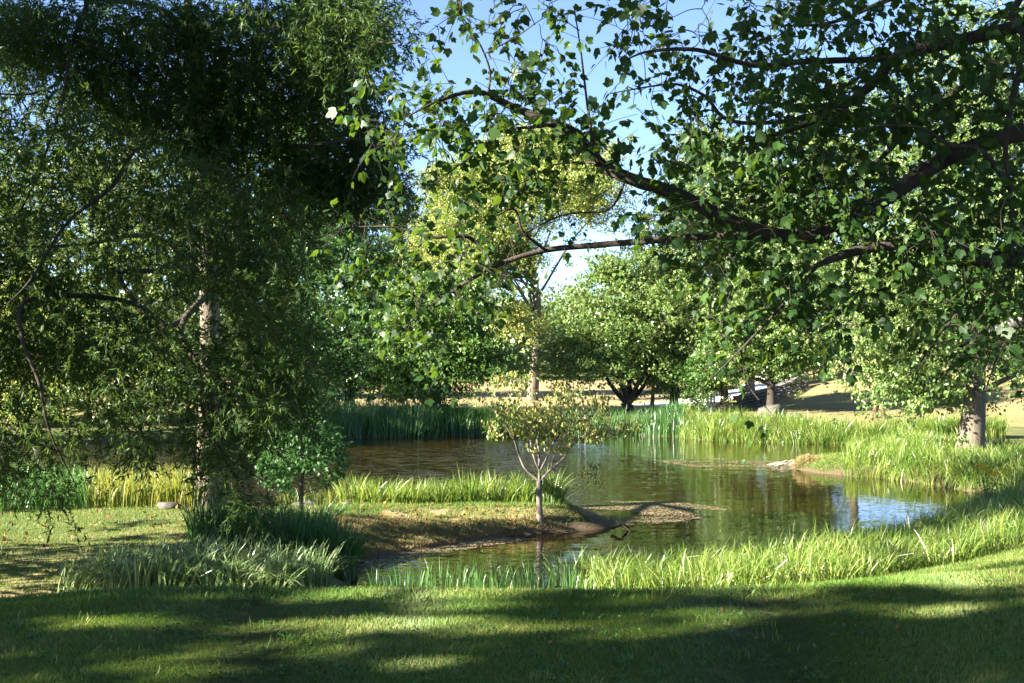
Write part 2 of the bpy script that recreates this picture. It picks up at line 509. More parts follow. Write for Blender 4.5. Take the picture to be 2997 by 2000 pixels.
DIA_V = np.array([(0, 0, 0), (0.5, 0.45, 0.06), (0, 1, -0.05), (-0.5, 0.45, 0.06)], float)
DIA_F = [np.array([(0, 1, 2, 3)])]
NAR_V = np.array([(-0.3, 0.0, 0.0), (0.55, 0.35, 0.05), (0, 1.0, -0.08)], float)
NAR_F = [np.array([(0, 1, 2)])]
TRI_V = np.array([(-0.5, 0.1, 0.05), (0.5, 0.1, 0.05), (0, 1.0, -0.08)], float)
TRI_F = [np.array([(0, 1, 2)])]
h = [(0.0, 0.0), (0.26, -0.05), (0.46, 0.18), (0.56, 0.56), (0.32, 0.55), (0.20, 0.80), (0.0, 1.0)]
out_ = h + [(-x, y) for x, y in h[-2:0:-1]]
MAP_V = np.array([(0, 0.36, 0.0)] + [(x, y, -0.22 * abs(x) - 0.16 * y * y) for x, y in out_])
MAP_F = [np.array([(0, i + 1, (i + 1) % len(out_) + 1) for i in range(len(out_))])]
star = []
for k_, (an, ln) in enumerate([(-105, .55), (-60, .30), (-38, .85), (-16, .36), (0, 1.0), (16, .36), (38, .85), (60, .30), (105, .55)]):
    star.append((math.sin(math.radians(an)) * ln * 0.62, 0.25 + math.cos(math.radians(an)) * ln * 0.75))
STAR_V = np.array([(0, 0.0, 0)] + [(x, y, -0.15 * abs(x)) for x, y in star])
STAR_F = [np.array([(0, i, i + 1) for i in range(1, len(star))])]


def rand_unit(n, rng):
    return norm(rng.normal(size=(n, 3)))


def sun_hits(P, boxes):
    """which points would throw their shadow into one of the boxes"""
    hit = np.zeros(len(P), bool)
    D = -SD
    for lo, hi in boxes:
        lo, hi = np.array(lo), np.array(hi)
        t1 = (lo - P) / D; t2 = (hi - P) / D
        tn = np.minimum(t1, t2).max(1); tf = np.maximum(t1, t2).min(1)
        hit |= (tf > np.maximum(tn, 0))
    return hit


# zones kept sunlit by dropping foliage that would shade them
LIT = [((-1.8, 22.4, -1.9), (2.6, 26.2, 1.5)),      # the point with the dogwood
       ((2.6, 16.2, -1.7), (11, 23.5, -0.6)),       # reeds on the near bank
       ((9, 34, -1.9), (18, 45, 0.0)),              # reedy spit
       ((-8.6, 15.4, -1.9), (-5.4, 17.6, -0.9)),    # grass at the left
       ((3.2, 9.8, -1.6), (9.5, 20, -0.2)),         # lawn slope at the right
       ((-3.4, 6.9, 0), (-0.7, 7.5, 0.05)), ((-2.6, 7.95, 0), (1.2, 8.2, .05)), ((0.7, 7.35, 0), (3.7, 7.75, .05)), ((-4.2, 7.9, 0), (-2.9, 8.2, .05)),
       ((-2.9, 6.2, 0), (-0.4, 6.5, .05)), ((2.2, 6.45, 0), (3.3, 6.75, .05)), ((-0.6, 6.85, 0), (1.7, 7.15, .05)), ((-3.0, 5.7, 0), (-1.8, 5.95, .05)), ((1.5, 8.1, 0), (4.2, 8.4, .05))]

OAKLIT = [((-2.2, 21.6, -1.9), (2.6, 26.4, 1.4)), LIT[1], LIT[4], ((-5.0, 24.6, -1.6), (1.2, 27, -0.7))]

# ---------------------------------------------------------------- trees beyond the pond
def add_trunk(root, path, radii, mat, name="trunk", sides=12, flare=0.0, seed=0):
    p = smooth_path(path, 6)
    r = np.interp(np.linspace(0, 1, len(p)), np.linspace(0, 1, len(radii)), radii)
    if flare:
        hgt = np.linalg.norm(p - p[0], axis=1)
        r = r * (1 + flare * np.exp(-hgt / (3.0 * radii[0])))
    v, f = tube_mesh([(p, r)], sides, 0.12, np.random.default_rng(seed))
    return mesh_obj(name, v, f, mat, root, smooth=True)


def crown_points(ells, leaf, cover, rng, clump_r):
    P = []
    for (c, r) in ells:
        c, r = np.array(c), np.array(r)
        n = int(1.75 * cover * PI * r[0] * r[2] / (0.3 * leaf * leaf * 0.55))
        nb = int(np.clip(3.2 * r[0] * r[2], 7, 60))
        bq = c + rand_unit(nb, rng) * (rng.random((nb, 1)) ** 0.38) * r
        br = (0.26 * min(r[0], r[2]) + 0.25) * (0.6 + 0.8 * rng.random(nb))
        per = 22
        nc = max(nb, int(n / per))
        k = rng.integers(0, nb, nc)
        g0 = rng.normal(size=(nc, 3)) * np.array([1, 1, 0.5]) * br[k][:, None]
        g0[:, 2] -= 0.35 * (g0[:, 0] ** 2 + g0[:, 1] ** 2) / (br[k] + .3)
        q = bq[k] + g0
        cr = 0.42 * clump_r * (0.6 + 0.8 * rng.random((nc, 1, 1)))
        g = rng.normal(size=(nc, per, 3)) * cr * np.array([1, 1, 0.6])
        P.append((q[:, None, :] + g).reshape(-1, 3))
    return np.vstack(P)


def tree(name, label, px, y, crowns, mat, bark, trunk_r, leaf=0.2, cover=1.5, seed=1, group="trees beyond the pond", forks=None,
         limbs=14, droop=0.3, clump=0.55, flare=0.4, lean=0.0, topfrac=0.75, depth=0.85):
    rng = np.random.default_rng(seed)
    x = (px - CX) * y / F
    z0 = gz(x, y) - 0.05
    root = thing(name, label, "tree", (x, y, z0), group)
    ells = []
    for cpx, cpy, rpx, rpy in crowns:
        cx_, cy_, cz_ = V(cpx, cpy, y)
        ra, rb = rpx * y / F, rpy * y / F
        ells.append(((cx_, y + rng.uniform(-.3, .3) * ra, cz_), (ra, ra * depth, rb)))
    ztop = max(c[2] + r[2] * 0.6 for c, r in ells)
    zt = z0 + (ztop - z0) * topfrac
    cxm = np.mean([c[0] for c, r in ells])
    tp = [(x, y, z0), (x + 0.02 * (zt - z0), y, z0 + 0.35 * (zt - z0)), (x + (cxm - x) * 0.35 + lean, y + 0.1, z0 + 0.7 * (zt - z0)), (x + (cxm - x) * 0.7 + lean, y + .3, zt)]
    if forks is None:
        add_trunk(root, tp, [trunk_r, trunk_r * .78, trunk_r * .45, trunk_r * .12], bark, flare=flare, seed=seed)
        tpath = smooth_path(tp, 8)
    else:
        hub = (x, y, z0 + forks[0])
        add_trunk(root, [(x, y, z0), (x, y, z0 + forks[0] * .5), hub], [trunk_r, trunk_r * .9, trunk_r * .85], bark, flare=flare, seed=seed)
        tpath = []
        for k, (fx, fz) in enumerate(forks[1]):
            path = [hub, (x + fx * .45, y + rng.uniform(-.4, .4), z0 + forks[0] + fz * .35), (x + fx, y + rng.uniform(-.8, .8), z0 + forks[0] + fz)]
            add_trunk(root, path, [trunk_r * .55, trunk_r * .4, trunk_r * .12], bark, "limb", 8, seed=seed + k)
            tpath.append(smooth_path(path, 8))
        tpath = np.vstack(tpath)
    P = crown_points(ells, leaf, cover, rng, clump)
    P = P[P[:, 2] > z0 + 0.3]
    # limbs reach from the stem towards the masses of leaves
    cur = []
    for i in range(limbs):
        tgt = P[rng.integers(len(P))]
        k = rng.integers(len(tpath) // 4, len(tpath))
        a = tpath[k]
        if a[2] > tgt[2] + 1.5: a = tpath[max(0, k // 2)]
        midp = (a + tgt) / 2 + np.array([0, 0, 0.12 * np.linalg.norm(tgt - a)])
        p = smooth_path([a, midp, tgt], 6)
        cur.append((p, np.linspace(trunk_r * 0.28, 0.015, len(p))))
    v, f = tube_mesh(cur, 5, 0.1, rng)
    mesh_obj("branches", v, f, bark, root, smooth=True)
    n = len(P)
    ax = rand_unit(n, rng); ax[:, 2] -= droop
    nm = rand_unit(n, rng) + np.array([0, 0, 0.9])
    L = leaf * (0.7 + 0.6 * rng.random(n))
    v, f = leaves(TRI_V, TRI_F, P, ax, nm, L * 1.1, L * 0.72) if y > 55 else leaves(DIA_V, DIA_F, P, ax, nm, L, L * 0.62)
    mesh_obj("crown", v, f, mat, root)
    return root


T = tree
T("beech_tree", "dark dense tree at the far bank just right of the hanging oak curtain", 800, 68,
  [(810, 640, 115, 150), (795, 800, 130, 120), (790, 540, 80, 80), (880, 840, 60, 80)], M_DARK, M_BARKD, 0.3, 0.2, 1.5, 11, limbs=20)
T("layered_tree", "broad layered tree with sunlit left side behind the shaded reeds", 1000, 65,
  [(985, 700, 105, 120), (1000, 820, 130, 95), (1080, 800, 85, 75), (925, 835, 60, 80), (1060, 700, 60, 80)], M_MID, M_BARKD, 0.25, 0.19, 1.6, 12, limbs=22)
T("tulip_tree", "tall yellowing tulip tree with straight trunk rising above the dogwood", 1222, 85,
  [(1120, 450, 130, 110), (1230, 370, 140, 85), (1050, 540, 100, 80), (1340, 410, 90, 90), (1090, 630, 90, 55), (1190, 715, 70, 35), (1010, 420, 45, 60), (1300, 330, 70, 60), (1150, 560, 90, 60), (1180, 330, 80, 50)], M_YEL, M_BARK, 0.40, 0.18, 2.2, 13,
  limbs=26, flare=0.2, topfrac=0.95, clump=0.75)
T("round_tree", "rounded tree with several dark stems forking near the ground on the far bank", 1440, 70,
  [(1420, 720, 160, 125), (1450, 815, 130, 60), (1510, 660, 100, 90), (1330, 770, 95, 85), (1430, 620, 90, 60)], M_PALE, M_BARKD, 0.34, 0.2, 1.35, 14,
  forks=(0.5, [(-2.2, 3.4), (-.8, 5.5), (.4, 6), (1.5, 4.2), (1.9, 2.6)]), limbs=20)
T("thin_tree", "thin tree with yellowish stem beside the rounded multi-stem tree", 1496, 74, [(1500, 835, 50, 40), (1515, 790, 45, 45)], M_YEL, M_BARKL, 0.14, 0.17, 1.0, 15, limbs=6)
T("ivy_clad_tree", "tree with leafy lower trunk between the thin stem and the pale boards", 1545, 73, [(1545, 800, 60, 60), (1540, 880, 26, 24), (1560, 730, 60, 60)], M_MID, M_BARKD, 0.28, 0.17, 1.2, 16, limbs=8)
T("bushy_tree", "bushy low tree with short dark trunk left of the stone wall", 1660, 68, [(1650, 830, 80, 50), (1620, 860, 45, 40), (1690, 800, 70, 60), (1600, 895, 35, 25)], M_MID, M_BARKD, 0.27, 0.17, 1.4, 17, limbs=10)
T("boulder_tree", "round-crowned tree standing behind a boulder in front of the stone wall", 1770, 67,
  [(1770, 730, 140, 105), (1690, 795, 90, 60), (1850, 790, 85, 60), (1780, 640, 110, 70), (1770, 820, 70, 40)], M_PALE, M_BARKD, 0.27, 0.19, 1.5, 18,
  forks=(1.8, [(-2.3, 1.0), (-.6, 4.5), (.6, 4.6), (2.2, 1.3)]), limbs=16)
T("pin_oak_tree", "large drooping pin oak with thick grey trunk standing in the reedy spit", 2225, 40,
  [(2150, 740, 190, 130), (2055, 850, 100, 75), (2080, 600, 150, 140), (2260, 520, 190, 170), (2350, 690, 110, 110), (2150, 870, 90, 50), (2010, 750, 70, 90)], M_PALE, M_BARK, 0.42, 0.15, 1.35, 19,
  limbs=34, flare=0.35, droop=0.9, topfrac=0.9, clump=0.4)
po = bpy.data.objects['pin_oak_tree']
lp = smooth_path([V(2225, 770, 39.6), V(2180, 776, 39), V(2230, 778, 38.4), V(2275, 762, 38), V(2320, 742, 37.7), V(2400, 738, 37.5)], 5)[5:]
v, f = tube_mesh([(lp, np.linspace(.07, .2, len(lp))), (smooth_path([V(2225, 770, 39.6), V(2250, 772, 38.4)], 3), [.2, .18, .17, .16])], 9, .1)
mesh_obj('dead_limb', v, f, M_DEAD, po, smooth=True)
T("tall_tree", "tall pale green tree behind the maple leaves, nearest the sky gap", 1720, 92, [(1690, 430, 110, 130), (1740, 560, 130, 140), (1640, 540, 80, 110)], M_PALE, M_BARK, 0.35, 0.27, 1.2, 20)
T("tall_tree", "pale tree closing the gap between the yellow tulip tree and the maple leaves", 1580, 100, [(1560, 540, 100, 110), (1640, 420, 100, 140), (1500, 610, 80, 70), (1700, 620, 90, 100)], M_PALE, M_BARK, .35, .28, 1.1, 33)
T("tall_tree", "tall tree behind the maple branches above the boulder tree", 1950, 86, [(1930, 300, 140, 180), (1980, 520, 150, 170), (1850, 520, 100, 130)], M_PALE, M_BARK, 0.4, 0.27, 1.2, 21)
T("tall_tree", "tallest pale tree at the right edge behind the pin oak", 2260, 82, [(2240, 180, 170, 220), (2330, 400, 150, 200), (2130, 380, 130, 190)], M_PALE, M_BARK, 0.4, 0.28, 1.0, 22)
T("tall_tree", "tall tree with yellowing top rising behind the oak at the sky edge", 740, 92, [(740, 120, 110, 190), (700, 400, 150, 180), (810, 60, 75, 110)], M_MID, M_BARK, 0.4, 0.3, 1.3, 23)
T("tall_tree", "tall green tree behind the middle of the oak curtain", 560, 96, [(560, 560, 170, 190), (520, 300, 160, 200), (640, 760, 110, 120)], M_MID, M_BARK, 0.4, 0.3, 1.3, 24)
T("tall_tree", "sunlit tree behind the oak trunk at the left", 330, 88, [(320, 620, 170, 180), (280, 380, 150, 170), (360, 810, 110, 80)], M_PALE, M_BARK, 0.4, 0.28, 1.3, 25)
T("tall_tree", "sunlit yellow-green tree at the far left edge behind the hanging branches", 80, 64, [(90, 760, 150, 150), (60, 520, 140, 170), (150, 880, 110, 60)], M_YEL, M_BARK, 0.35, 0.24, 0.9, 26)
T("slender_tree", "pale slender tree behind and left of the yellow tulip tree", 950, 100, [(950, 530, 90, 130), (890, 620, 80, 110), (1030, 600, 80, 100), (990, 680, 60, 90)], M_PALE, M_BARK, 0.3, 0.28, 1.1, 27)
T("slender_tree", "small rounded tree top between the oak curtain and the pale slender tree", 865, 160, [(870, 630, 70, 100), (840, 700, 70, 90)], M_MID, M_BARK, 0.4, 0.42, 1.1, 28)
T("fence_tree", "bare-trunked tree standing at the dark rail fence", 1823, 104, [(1820, 810, 60, 45), (1850, 770, 60, 50)], M_MID, M_BARK, 0.24, 0.22, 1.1, 29, limbs=6)
T("fence_tree", "dark trunk of a tree on the crest of the right hill", 1888, 112, [(1900, 800, 60, 45), (1900, 740, 70, 60)], M_DARK, M_BARKD, 0.36, 0.24, 1.1, 30, limbs=6)
T("edge_tree", "small leafy tree on the hill at the right edge beyond the pin oak", 2390, 62, [(2370, 800, 70, 75), (2400, 880, 60, 50)], M_MID, M_BARKD, 0.2, 0.18, 1.2, 31, limbs=8)

T("bank_shrub", "yellow-green shrub on the far bank at the left edge", 40, 60, [(30, 900, 90, 60), (90, 930, 60, 40)], M_YEL, M_BARKD, .08, .16, 1.1, 40, "shrubs on the far bank", limbs=8)
T("bank_shrub", "pale sunlit shrub on the far bank seen through the oak left of its trunk", 250, 61, [(220, 880, 90, 70), (310, 920, 80, 45)], M_PALE, M_BARKD, .08, .16, 1.1, 41, "shrubs on the far bank", limbs=8)
T("bank_shrub", "shrub on the far bank directly behind the oak trunk", 430, 62, [(420, 890, 80, 65), (510, 900, 60, 55)], M_MID, M_BARKD, .08, .16, 1.1, 42, "shrubs on the far bank", limbs=8)
T("bank_shrub", "dark shrub under the dense tree at the far bank", 700, 63, [(690, 880, 70, 60), (760, 910, 60, 40), (620, 890, 60, 60)], M_DARK, M_BARKD, .08, .16, 1.1, 43, "shrubs on the far bank", limbs=8)

# far wood, one mass
rng = np.random.default_rng(50)
P = []
for i in range(240):
    yy = rng.uniform(165, 300); xx = rng.uniform(-0.52, 0.52) * yy
    if -0.12 * yy < xx < 0.25 * yy and yy < 185: yy += 40
    hh = rng.uniform(11, 18); rr = rng.uniform(5, 8.5)
    nC = 26
    q = rand_unit(nC, rng) * (rng.random((nC, 1)) ** .4) * np.array([rr, rr, hh * .5])
    q = q + np.array([xx, yy, gz(xx, yy) + hh * .52])
    P.append((q[:, None, :] + rng.normal(size=(nC, 16, 3)) * np.array([1.1, 1.1, .6])).reshape(-1, 3))
P = np.vstack(P)
L = rng.uniform(.8, 1.4, len(P))
v, f = leaves(TRI_V, TRI_F, P, rand_unit(len(P), rng), rand_unit(len(P), rng) + np.array([0, 0, .8]), L, L * .8)
tag(mesh_obj("woodland", v, f, M_FAR), "haze-toned wooded hillside far beyond the meadow", "woodland", kind="stuff")


# ---------------------------------------------------------------- reeds and grasses
def blades(pts, hgt, width, mat, name, label, cat, seed, seg=5, tuft=0.35, lean=0.35, droop=0.5, wind=(0, 0), kind="stuff"):
    rng = np.random.default_rng(seed)
    n = len(pts)
    zb = ground(pts[:, 0], pts[:, 1])
    H = hgt * (0.55 + 0.6 * rng.random(n)) * (0.75 + 0.5 * fbm(pts[:, 0] * .9, pts[:, 1] * .9))
    cell = np.floor(pts / tuft)
    hx = np.sin(cell[:, 0] * 12.99 + cell[:, 1] * 78.2) * 43758.5; hy = np.sin(cell[:, 0] * 39.3 + cell[:, 1] * 11.1) * 24634.6
    cen = (cell + 0.5 + 0.35 * np.stack([(hx % 1) * 2 - 1, (hy % 1) * 2 - 1], 1)) * tuft
    outw = (pts - cen) / tuft * 1.6 + rng.normal(size=(n, 2)) * 0.45 + np.array(wind)
    ld = norm(outw)
    le = lean * np.minimum(np.linalg.norm(outw, axis=1), 1.6) * (0.4 + 0.9 * rng.random(n))
    dr = droop * rng.random(n) ** 1.6
    t = np.linspace(0, 1, seg + 1)
    hor = H[:, None] * (le[:, None] * t[None] ** 1.5 + dr[:, None] * 0.8 * t[None] ** 3)
    ver = H[:, None] * (t[None] - 0.25 * le[:, None] * t[None] ** 2 - dr[:, None] * 0.75 * t[None] ** 4)
    c = np.zeros((n, seg + 1, 3))
    c[:, :, :2] = pts[:, None] + ld[:, None] * hor[:, :, None]
    c[:, :, 2] = zb[:, None] + ver
    ang = rng.random(n) * PI
    wd = np.stack([np.cos(ang), np.sin(ang), np.zeros(n)], 1)
    prof = np.minimum(1, (1 - t) * 2.2 + 0.05) * (0.75 + .25 * np.minimum(1, t * 4))
    w = (width * (0.6 + 0.8 * rng.random(n)))[:, None, None] * prof[None, :, None] * 0.5 * wd[:, None]
    v = np.stack([c - w, c + w], 2).reshape(-1, 3)
    k = (seg + 1) * 2
    base = (np.arange(n) * k)[:, None]
    s = np.arange(seg)[None] * 2
    f = np.stack([base + s, base + s + 1, base + s + 3, base + s + 2], -1).reshape(-1, 4)
    o = mesh_obj(name, v, [f], mat, smooth=False)
    return tag(o, label, cat, None, kind)


def clear(p, rootlist):
    keep = np.ones(len(p), bool)
    for x, y, r in rootlist:
        keep &= np.hypot(p[:, 0] - x, p[:, 1] - y) > r
    return p[keep]


def shore_s(p):
    return line_dist(p, POND, True) * np.where(in_poly(p, POND), -1, 1)


def rs(s): return np.random.default_rng(s)


# near bank, from the sparse shaded end to the sunny right
near_poly = [(0.6, 17.0), (2.0, 18.4), (5.8, 21.6), (12.2, 28.0), (14.2, 26.0), (8.6, 18.8), (6.9, 16.7), (5.0, 15.7), (3.2, 14.9), (1.2, 15.2)]
p = sample_poly(near_poly, 19000, rs(1))
blades(p, 0.64, 0.0135, M_REED, "near_reeds", "bright sunlit reeds along the near bank curving to the right", "reeds", 1, 4, 0.6, 0.5, 0.75, (0.25, 0.1))
p = sample_poly([(-2.2, 16.6), (0.8, 17.1), (1.2, 15.4), (-0.5, 15.3), (-2.0, 15.6)], 420, rs(2))
blades(p, 0.48, 0.013, M_REEDD, "near_sedge", "thin dark upright sedge at the near edge of the inlet", "reeds", 2, 5, 0.6, 0.2, 0.25)
p = sample_poly([U(440, 1345), U(800, 1345), (-2.7, 19.6), (-3.6, 21.2), (-4.8, 20.6), (-5.4, 18.8)], 5200, rs(3))
blades(p, 1.02, 0.019, M_REEDD, "dark_reed_clump", "tall dark green reed clump at the head of the inlet", "reeds", 3, 5, 0.7, 0.33, 0.35)
p = sample_poly([(-6.5, 15.7), (-5.2, 15.5), (-3.0, 15.6), (-2.7, 16.9), (-4.7, 17.3), (-6.0, 16.9)], 2300, rs(4))
blades(p, 0.74, 0.02, M_PALEG, "pale_grass_clump", "silvery pale grass in front of the dark reed clump", "grass", 4, 6, 0.45, 0.5, 0.6, (0.35, 0))
# back of the point
pb = np.array([U(1285, 1182, -1.7), U(1150, 1168, -1.6), U(1000, 1165, -1.55), U(850, 1164, -1.55), U(780, 1163, -1.55)])
edge = np.array([U(780, 1150), U(1000, 1166), U(1150, 1172), U(1290, 1190)])
p = sample_poly(list(map(tuple, pb)) + list(map(tuple, edge)), 6500, rs(5))
blades(p, 0.86, 0.018, M_REED, "point_reeds", "bright green arching reeds behind the dogwood on the point", "reeds", 5, 5, 0.7, 0.45, 0.5, (0.1, 0))
p = sample_poly([U(640, 1160, -1.55), U(860, 1162, -1.55), U(830, 1150), U(650, 1150)], 1800, rs(6))
blades(p, 0.6, 0.018, M_REEDY, "brown_reeds", "low browning reeds behind the young tree", "reeds", 6, 5, 0.5, 0.4, 0.6)
p = sample_poly([U(200, 1168, -1.5), U(470, 1166, -1.5), U(470, 1142), U(200, 1142)], 3600, rs(7))
blades(p, 0.95, 0.019, M_REEDY, "yellow_reeds", "backlit yellow-green reeds left of the oak trunk", "reeds", 7, 5, 0.5, 0.25, 0.35)  # backlit glow is put into the yellower blade colour
p = sample_poly([U(-60, 1178, -1.5), U(200, 1168, -1.5), U(200, 1142), U(-60, 1142)], 3200, rs(8))
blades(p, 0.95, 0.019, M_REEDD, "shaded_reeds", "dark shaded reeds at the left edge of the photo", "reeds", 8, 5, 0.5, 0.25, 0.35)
# far shore
far_shade = [U(500, 1012), U(780, 1006), U(950, 1002), U(1100, 998), U(1300, 995), U(1450, 997), U(1560, 1002), (V(1560, 940, 63)[0], 63), (V(1300, 940, 64)[0], 64), (V(1000, 940, 64)[0], 64), (V(500, 940, 62)[0], 62)]
p = sample_poly(far_shade, 16000, rs(9)); p[:, 1] -= .9
blades(p, 1.45, 0.03, M_REEDD, "shaded_cattails", "dark green cattails in shade along the far shore", "reeds", 9, 3, 1.2, 0.28, 0.3)  # darker blade colour paints part of the shade
far_lit = [U(1555, 1003), U(1620, 1010), U(1680, 1012), U(1800, 1016), U(1960, 1019), U(2060, 1022), U(2120, 1026), (V(2290, 990, 52)[0], 52), (V(2290, 990, 54)[0], 54), (V(1960, 960, 56)[0], 56), (V(1720, 960, 59)[0], 59), (V(1555, 950, 63)[0], 63)]
p = sample_poly(far_lit, 15000, rs(10)); p[:, 1] -= .8
blades(p, 1.2, 0.026, M_REED, "sunlit_cattails", "sunlit yellow-green cattails along the far right shore", "reeds", 10, 3, 1.2, 0.42, 0.6)  # same plant in the brighter colour, sunlit tone painted in
spit = [U(1940, 1090), U(2030, 1096), U(2120, 1107), U(2230, 1126), U(2310, 1142), (17.2, 33), (20.5, 40.5), (18.5, 44.5), U(2090, 1030), U(2010, 1042), U(1955, 1056)]
p = sample_poly(spit, 15000, rs(11))
p += np.array([-.25, -.6]); p = clear(p, [((2225 - CX) * 40 / F, 40, 0.62)])
blades(p, 0.74, 0.021, M_REED, "spit_reeds", "bright arching reeds round the pin oak on the spit", "reeds", 11, 4, 0.9, 0.45, 0.55, (-0.1, -0.2))

# grass blades: single bent triangles
def turf(pts, hgt, width, mat, name, label, seed):
    rng = np.random.default_rng(seed)
    n = len(pts)
    z = ground(pts[:, 0], pts[:, 1])
    H = hgt * (0.5 + rng.random(n) ** 1.5)
    a = rng.random(n) * 2 * PI
    w = np.stack([np.cos(a), np.sin(a)], 1) * (width * (0.6 + .8 * rng.random(n)))[:, None] * .5
    tip = pts + rng.normal(size=(n, 2)) * (H * 0.55)[:, None]
    v = np.zeros((n, 3, 3))
    v[:, 0, :2], v[:, 1, :2], v[:, 2, :2] = pts - w, pts + w, tip
    v[:, 0, 2] = v[:, 1, 2] = z - 0.004
    v[:, 2, 2] = z + H
    f = np.arange(n * 3).reshape(-1, 3)
    return tag(mesh_obj(name, v.reshape(-1, 3), [f], mat), label, "grass", None, "stuff")


rng = rs(20)
n = 190000
yy = 5.4 + 5.6 * rng.random(n) ** 1.35
xx = (rng.random(n) * 2 - 1) * (yy * 0.5 + 0.3)
turf(np.stack([xx, yy], 1), 0.042, 0.008, M_LAWNB, "lawn_grass", "mown grass of the near lawn with dry patches", 20)
rng = rs(120)
c_ = np.stack([(rng.random(240) * 2 - 1) * 4.6, 5.5 + 4.6 * rng.random(240)], 1)
p = (c_[:, None] + rng.normal(size=(240, 16, 2)) * .05).reshape(-1, 2)
blades(p, 0.07, 0.006, M_LAWNB, "lawn_tufts", "longer tufts of grass standing out of the mown lawn", "grass", 120, 3, .3, .5, .5)
p = sample_poly([(-5, 8.0), (5.2, 8.0), (5.2, 9.6), (-5, 9.6)], 9000, rng)
blades(p[fbm(p[:, 0] * 2, p[:, 1] * 2) > .42], 0.085, 0.006, M_LAWNB, "edge_grass", "ragged longer grass along the brow of the lawn", "grass", 121, 3, .3, .5, .5)
c_ = np.stack([(rng.random(320) * 2 - 1) * 4.6, 5.5 + 3.6 * rng.random(320)], 1)
p = (c_[:, None] + rng.normal(size=(320, 12, 2)) * .045).reshape(-1, 2); n = len(p)
v, f = leaves(np.array([(0, 0, 0), (.5, .3, .05), (.4, .85, 0), (0, 1, 0), (-.4, .85, 0), (-.5, .3, .05)], float), [np.array([(0, 1, 2, 3), (0, 3, 4, 5)])], np.column_stack([p, ground(p[:, 0], p[:, 1]) + .025 + .012 * rng.random(n)]), rand_unit(n, rng) * np.array([1, 1, .3]), np.tile([0, 0, 1.], (n, 1)) + rng.normal(size=(n, 3)) * .35, rng.uniform(.014, .028, n), rng.uniform(.012, .024, n))
tag(mesh_obj("clover", v, f, M_GUM), "small clover patches in the near lawn", "clover", None, "stuff")
p = sample_poly([(1.2, 9.5), (4.4, 9.5), (11.5, 21.5), (9.2, 20.2), (6.5, 16.6), (3.2, 14.8)], 80000, rs(21))
turf(p, 0.05, 0.011, M_LAWNB, "bank_grass", "sunlit grass slope at the right above the reeds", 21)
p = sample_poly([(-9.8, 14.0), (-3.6, 14.6), (-3.0, 20.5), (-3.8, 27), (-12.5, 27.2)], 70000, rs(22))
turf(p, 0.05, 0.013, M_LAWNB, "shaded_grass", "dappled grass below the oak at the left", 22)
p = sample_poly([(-4.2, 21.5), (-2.4, 21.2), (2.1, 23.9), (2.5, 24.6), (1.0, 26.2), (-4, 26.6)], 36000, rs(23))
p = p[shore_s(p) > 0.12]
turf(p[fbm(p[:, 0] * .8, p[:, 1] * 1.6) > 0.27], 0.065, 0.014, M_LAWNB, "point_grass", "green grass on the top of the point by the dogwood", 23)
p = sample_poly([(-4.2, 19.5), (-2.4, 19.6), (2.3, 23.6), (2.6, 24.4), (0.8, 25.0), (-4, 23.6)], 42000, rs(24))
p = p[shore_s(p) > 0.0]
turf(p, 0.075, 0.013, M_DRYB, "dry_grass", "dry straw-coloured grass on the bank of the point", 24)
p = sample_poly([(-3.2, 18.4), (-2.0, 20.6), (2.5, 24.0), (2.4, 24.5), (-1, 22.9), (-3.6, 20.4)], 5200, rs(25))
s_ = shore_s(p); p = p[(s_ > 0.02) & (s_ < 0.75) & (fbm(p[:, 0] * 1.1 + 3, p[:, 1] * 1.1) > 0.36)]
blades(p, 0.24, 0.013, M_REED, "bank_weeds", "fresh green weeds on the low bank of the point", "weeds", 25, 3, 0.3, 0.5, 0.4)
p = sample_poly([U(1880, 1086), U(1836, 1076), U(1845, 1068), U(1900, 1066), U(1960, 1056), U(1960, 1090)], 9000, rs(26))
turf(p, 0.07, 0.02, M_LAWNB, "mud_grass", "short green growth on the mud at the tip of the spit", 26)

# ---------------------------------------------------------------- foreground willow oak and maple
def grow(limbs, anchors, rng, sag=0.12, rbase=0.006, rlen=0.006, maxlen=4.0):
    """joins every anchor to the nearest wood already grown; returns twig curves and end directions"""
    pool = np.vstack([smooth_path(l, 10) for l in limbs])
    d0 = np.array([np.min(np.linalg.norm(pool - a, axis=1)) for a in anchors])
    order = np.argsort(d0)
    buf = np.zeros((len(pool) + len(anchors) * 4, 3)); buf[:len(pool)] = pool; k = len(pool)
    curves, ends, idx = [], [], []
    for i in order:
        a = anchors[i]
        d = np.linalg.norm(buf[:k] - a, axis=1)
        j = int(np.argmin(d))
        if d[j] > maxlen: continue
        s = buf[j].copy()
        L = d[j] + 1e-6
        m1 = s + (a - s) * .35 + rng.normal(size=3) * L * 0.09 + np.array([0, 0, sag * L])
        m2 = s + (a - s) * .72 + rng.normal(size=3) * L * 0.07 + np.array([0, 0, sag * L * .8])
        p = smooth_path([s, m1, m2, a], 3)
        r0 = rbase + rlen * L
        curves.append((p, np.linspace(r0, 0.0035, len(p))))
        buf[k:k + 3] = p[[4, 6, 9]]; k += 3
        ends.append(norm((a - m2)[None])[0]); idx.append(i)
    return curves, np.array(ends), np.array(idx)


def pix_anchors(regions, rng):
    A = []
    for poly, n, (y0, y1) in regions:
        q = sample_poly(poly, n, rng)
        y = y0 + (y1 - y0) * rng.random(n)
        A.append(np.stack([(q[:, 0] - CX) * y / F, y, EYE - (q[:, 1] - HZ) * y / F], 1))
    return np.vstack(A)


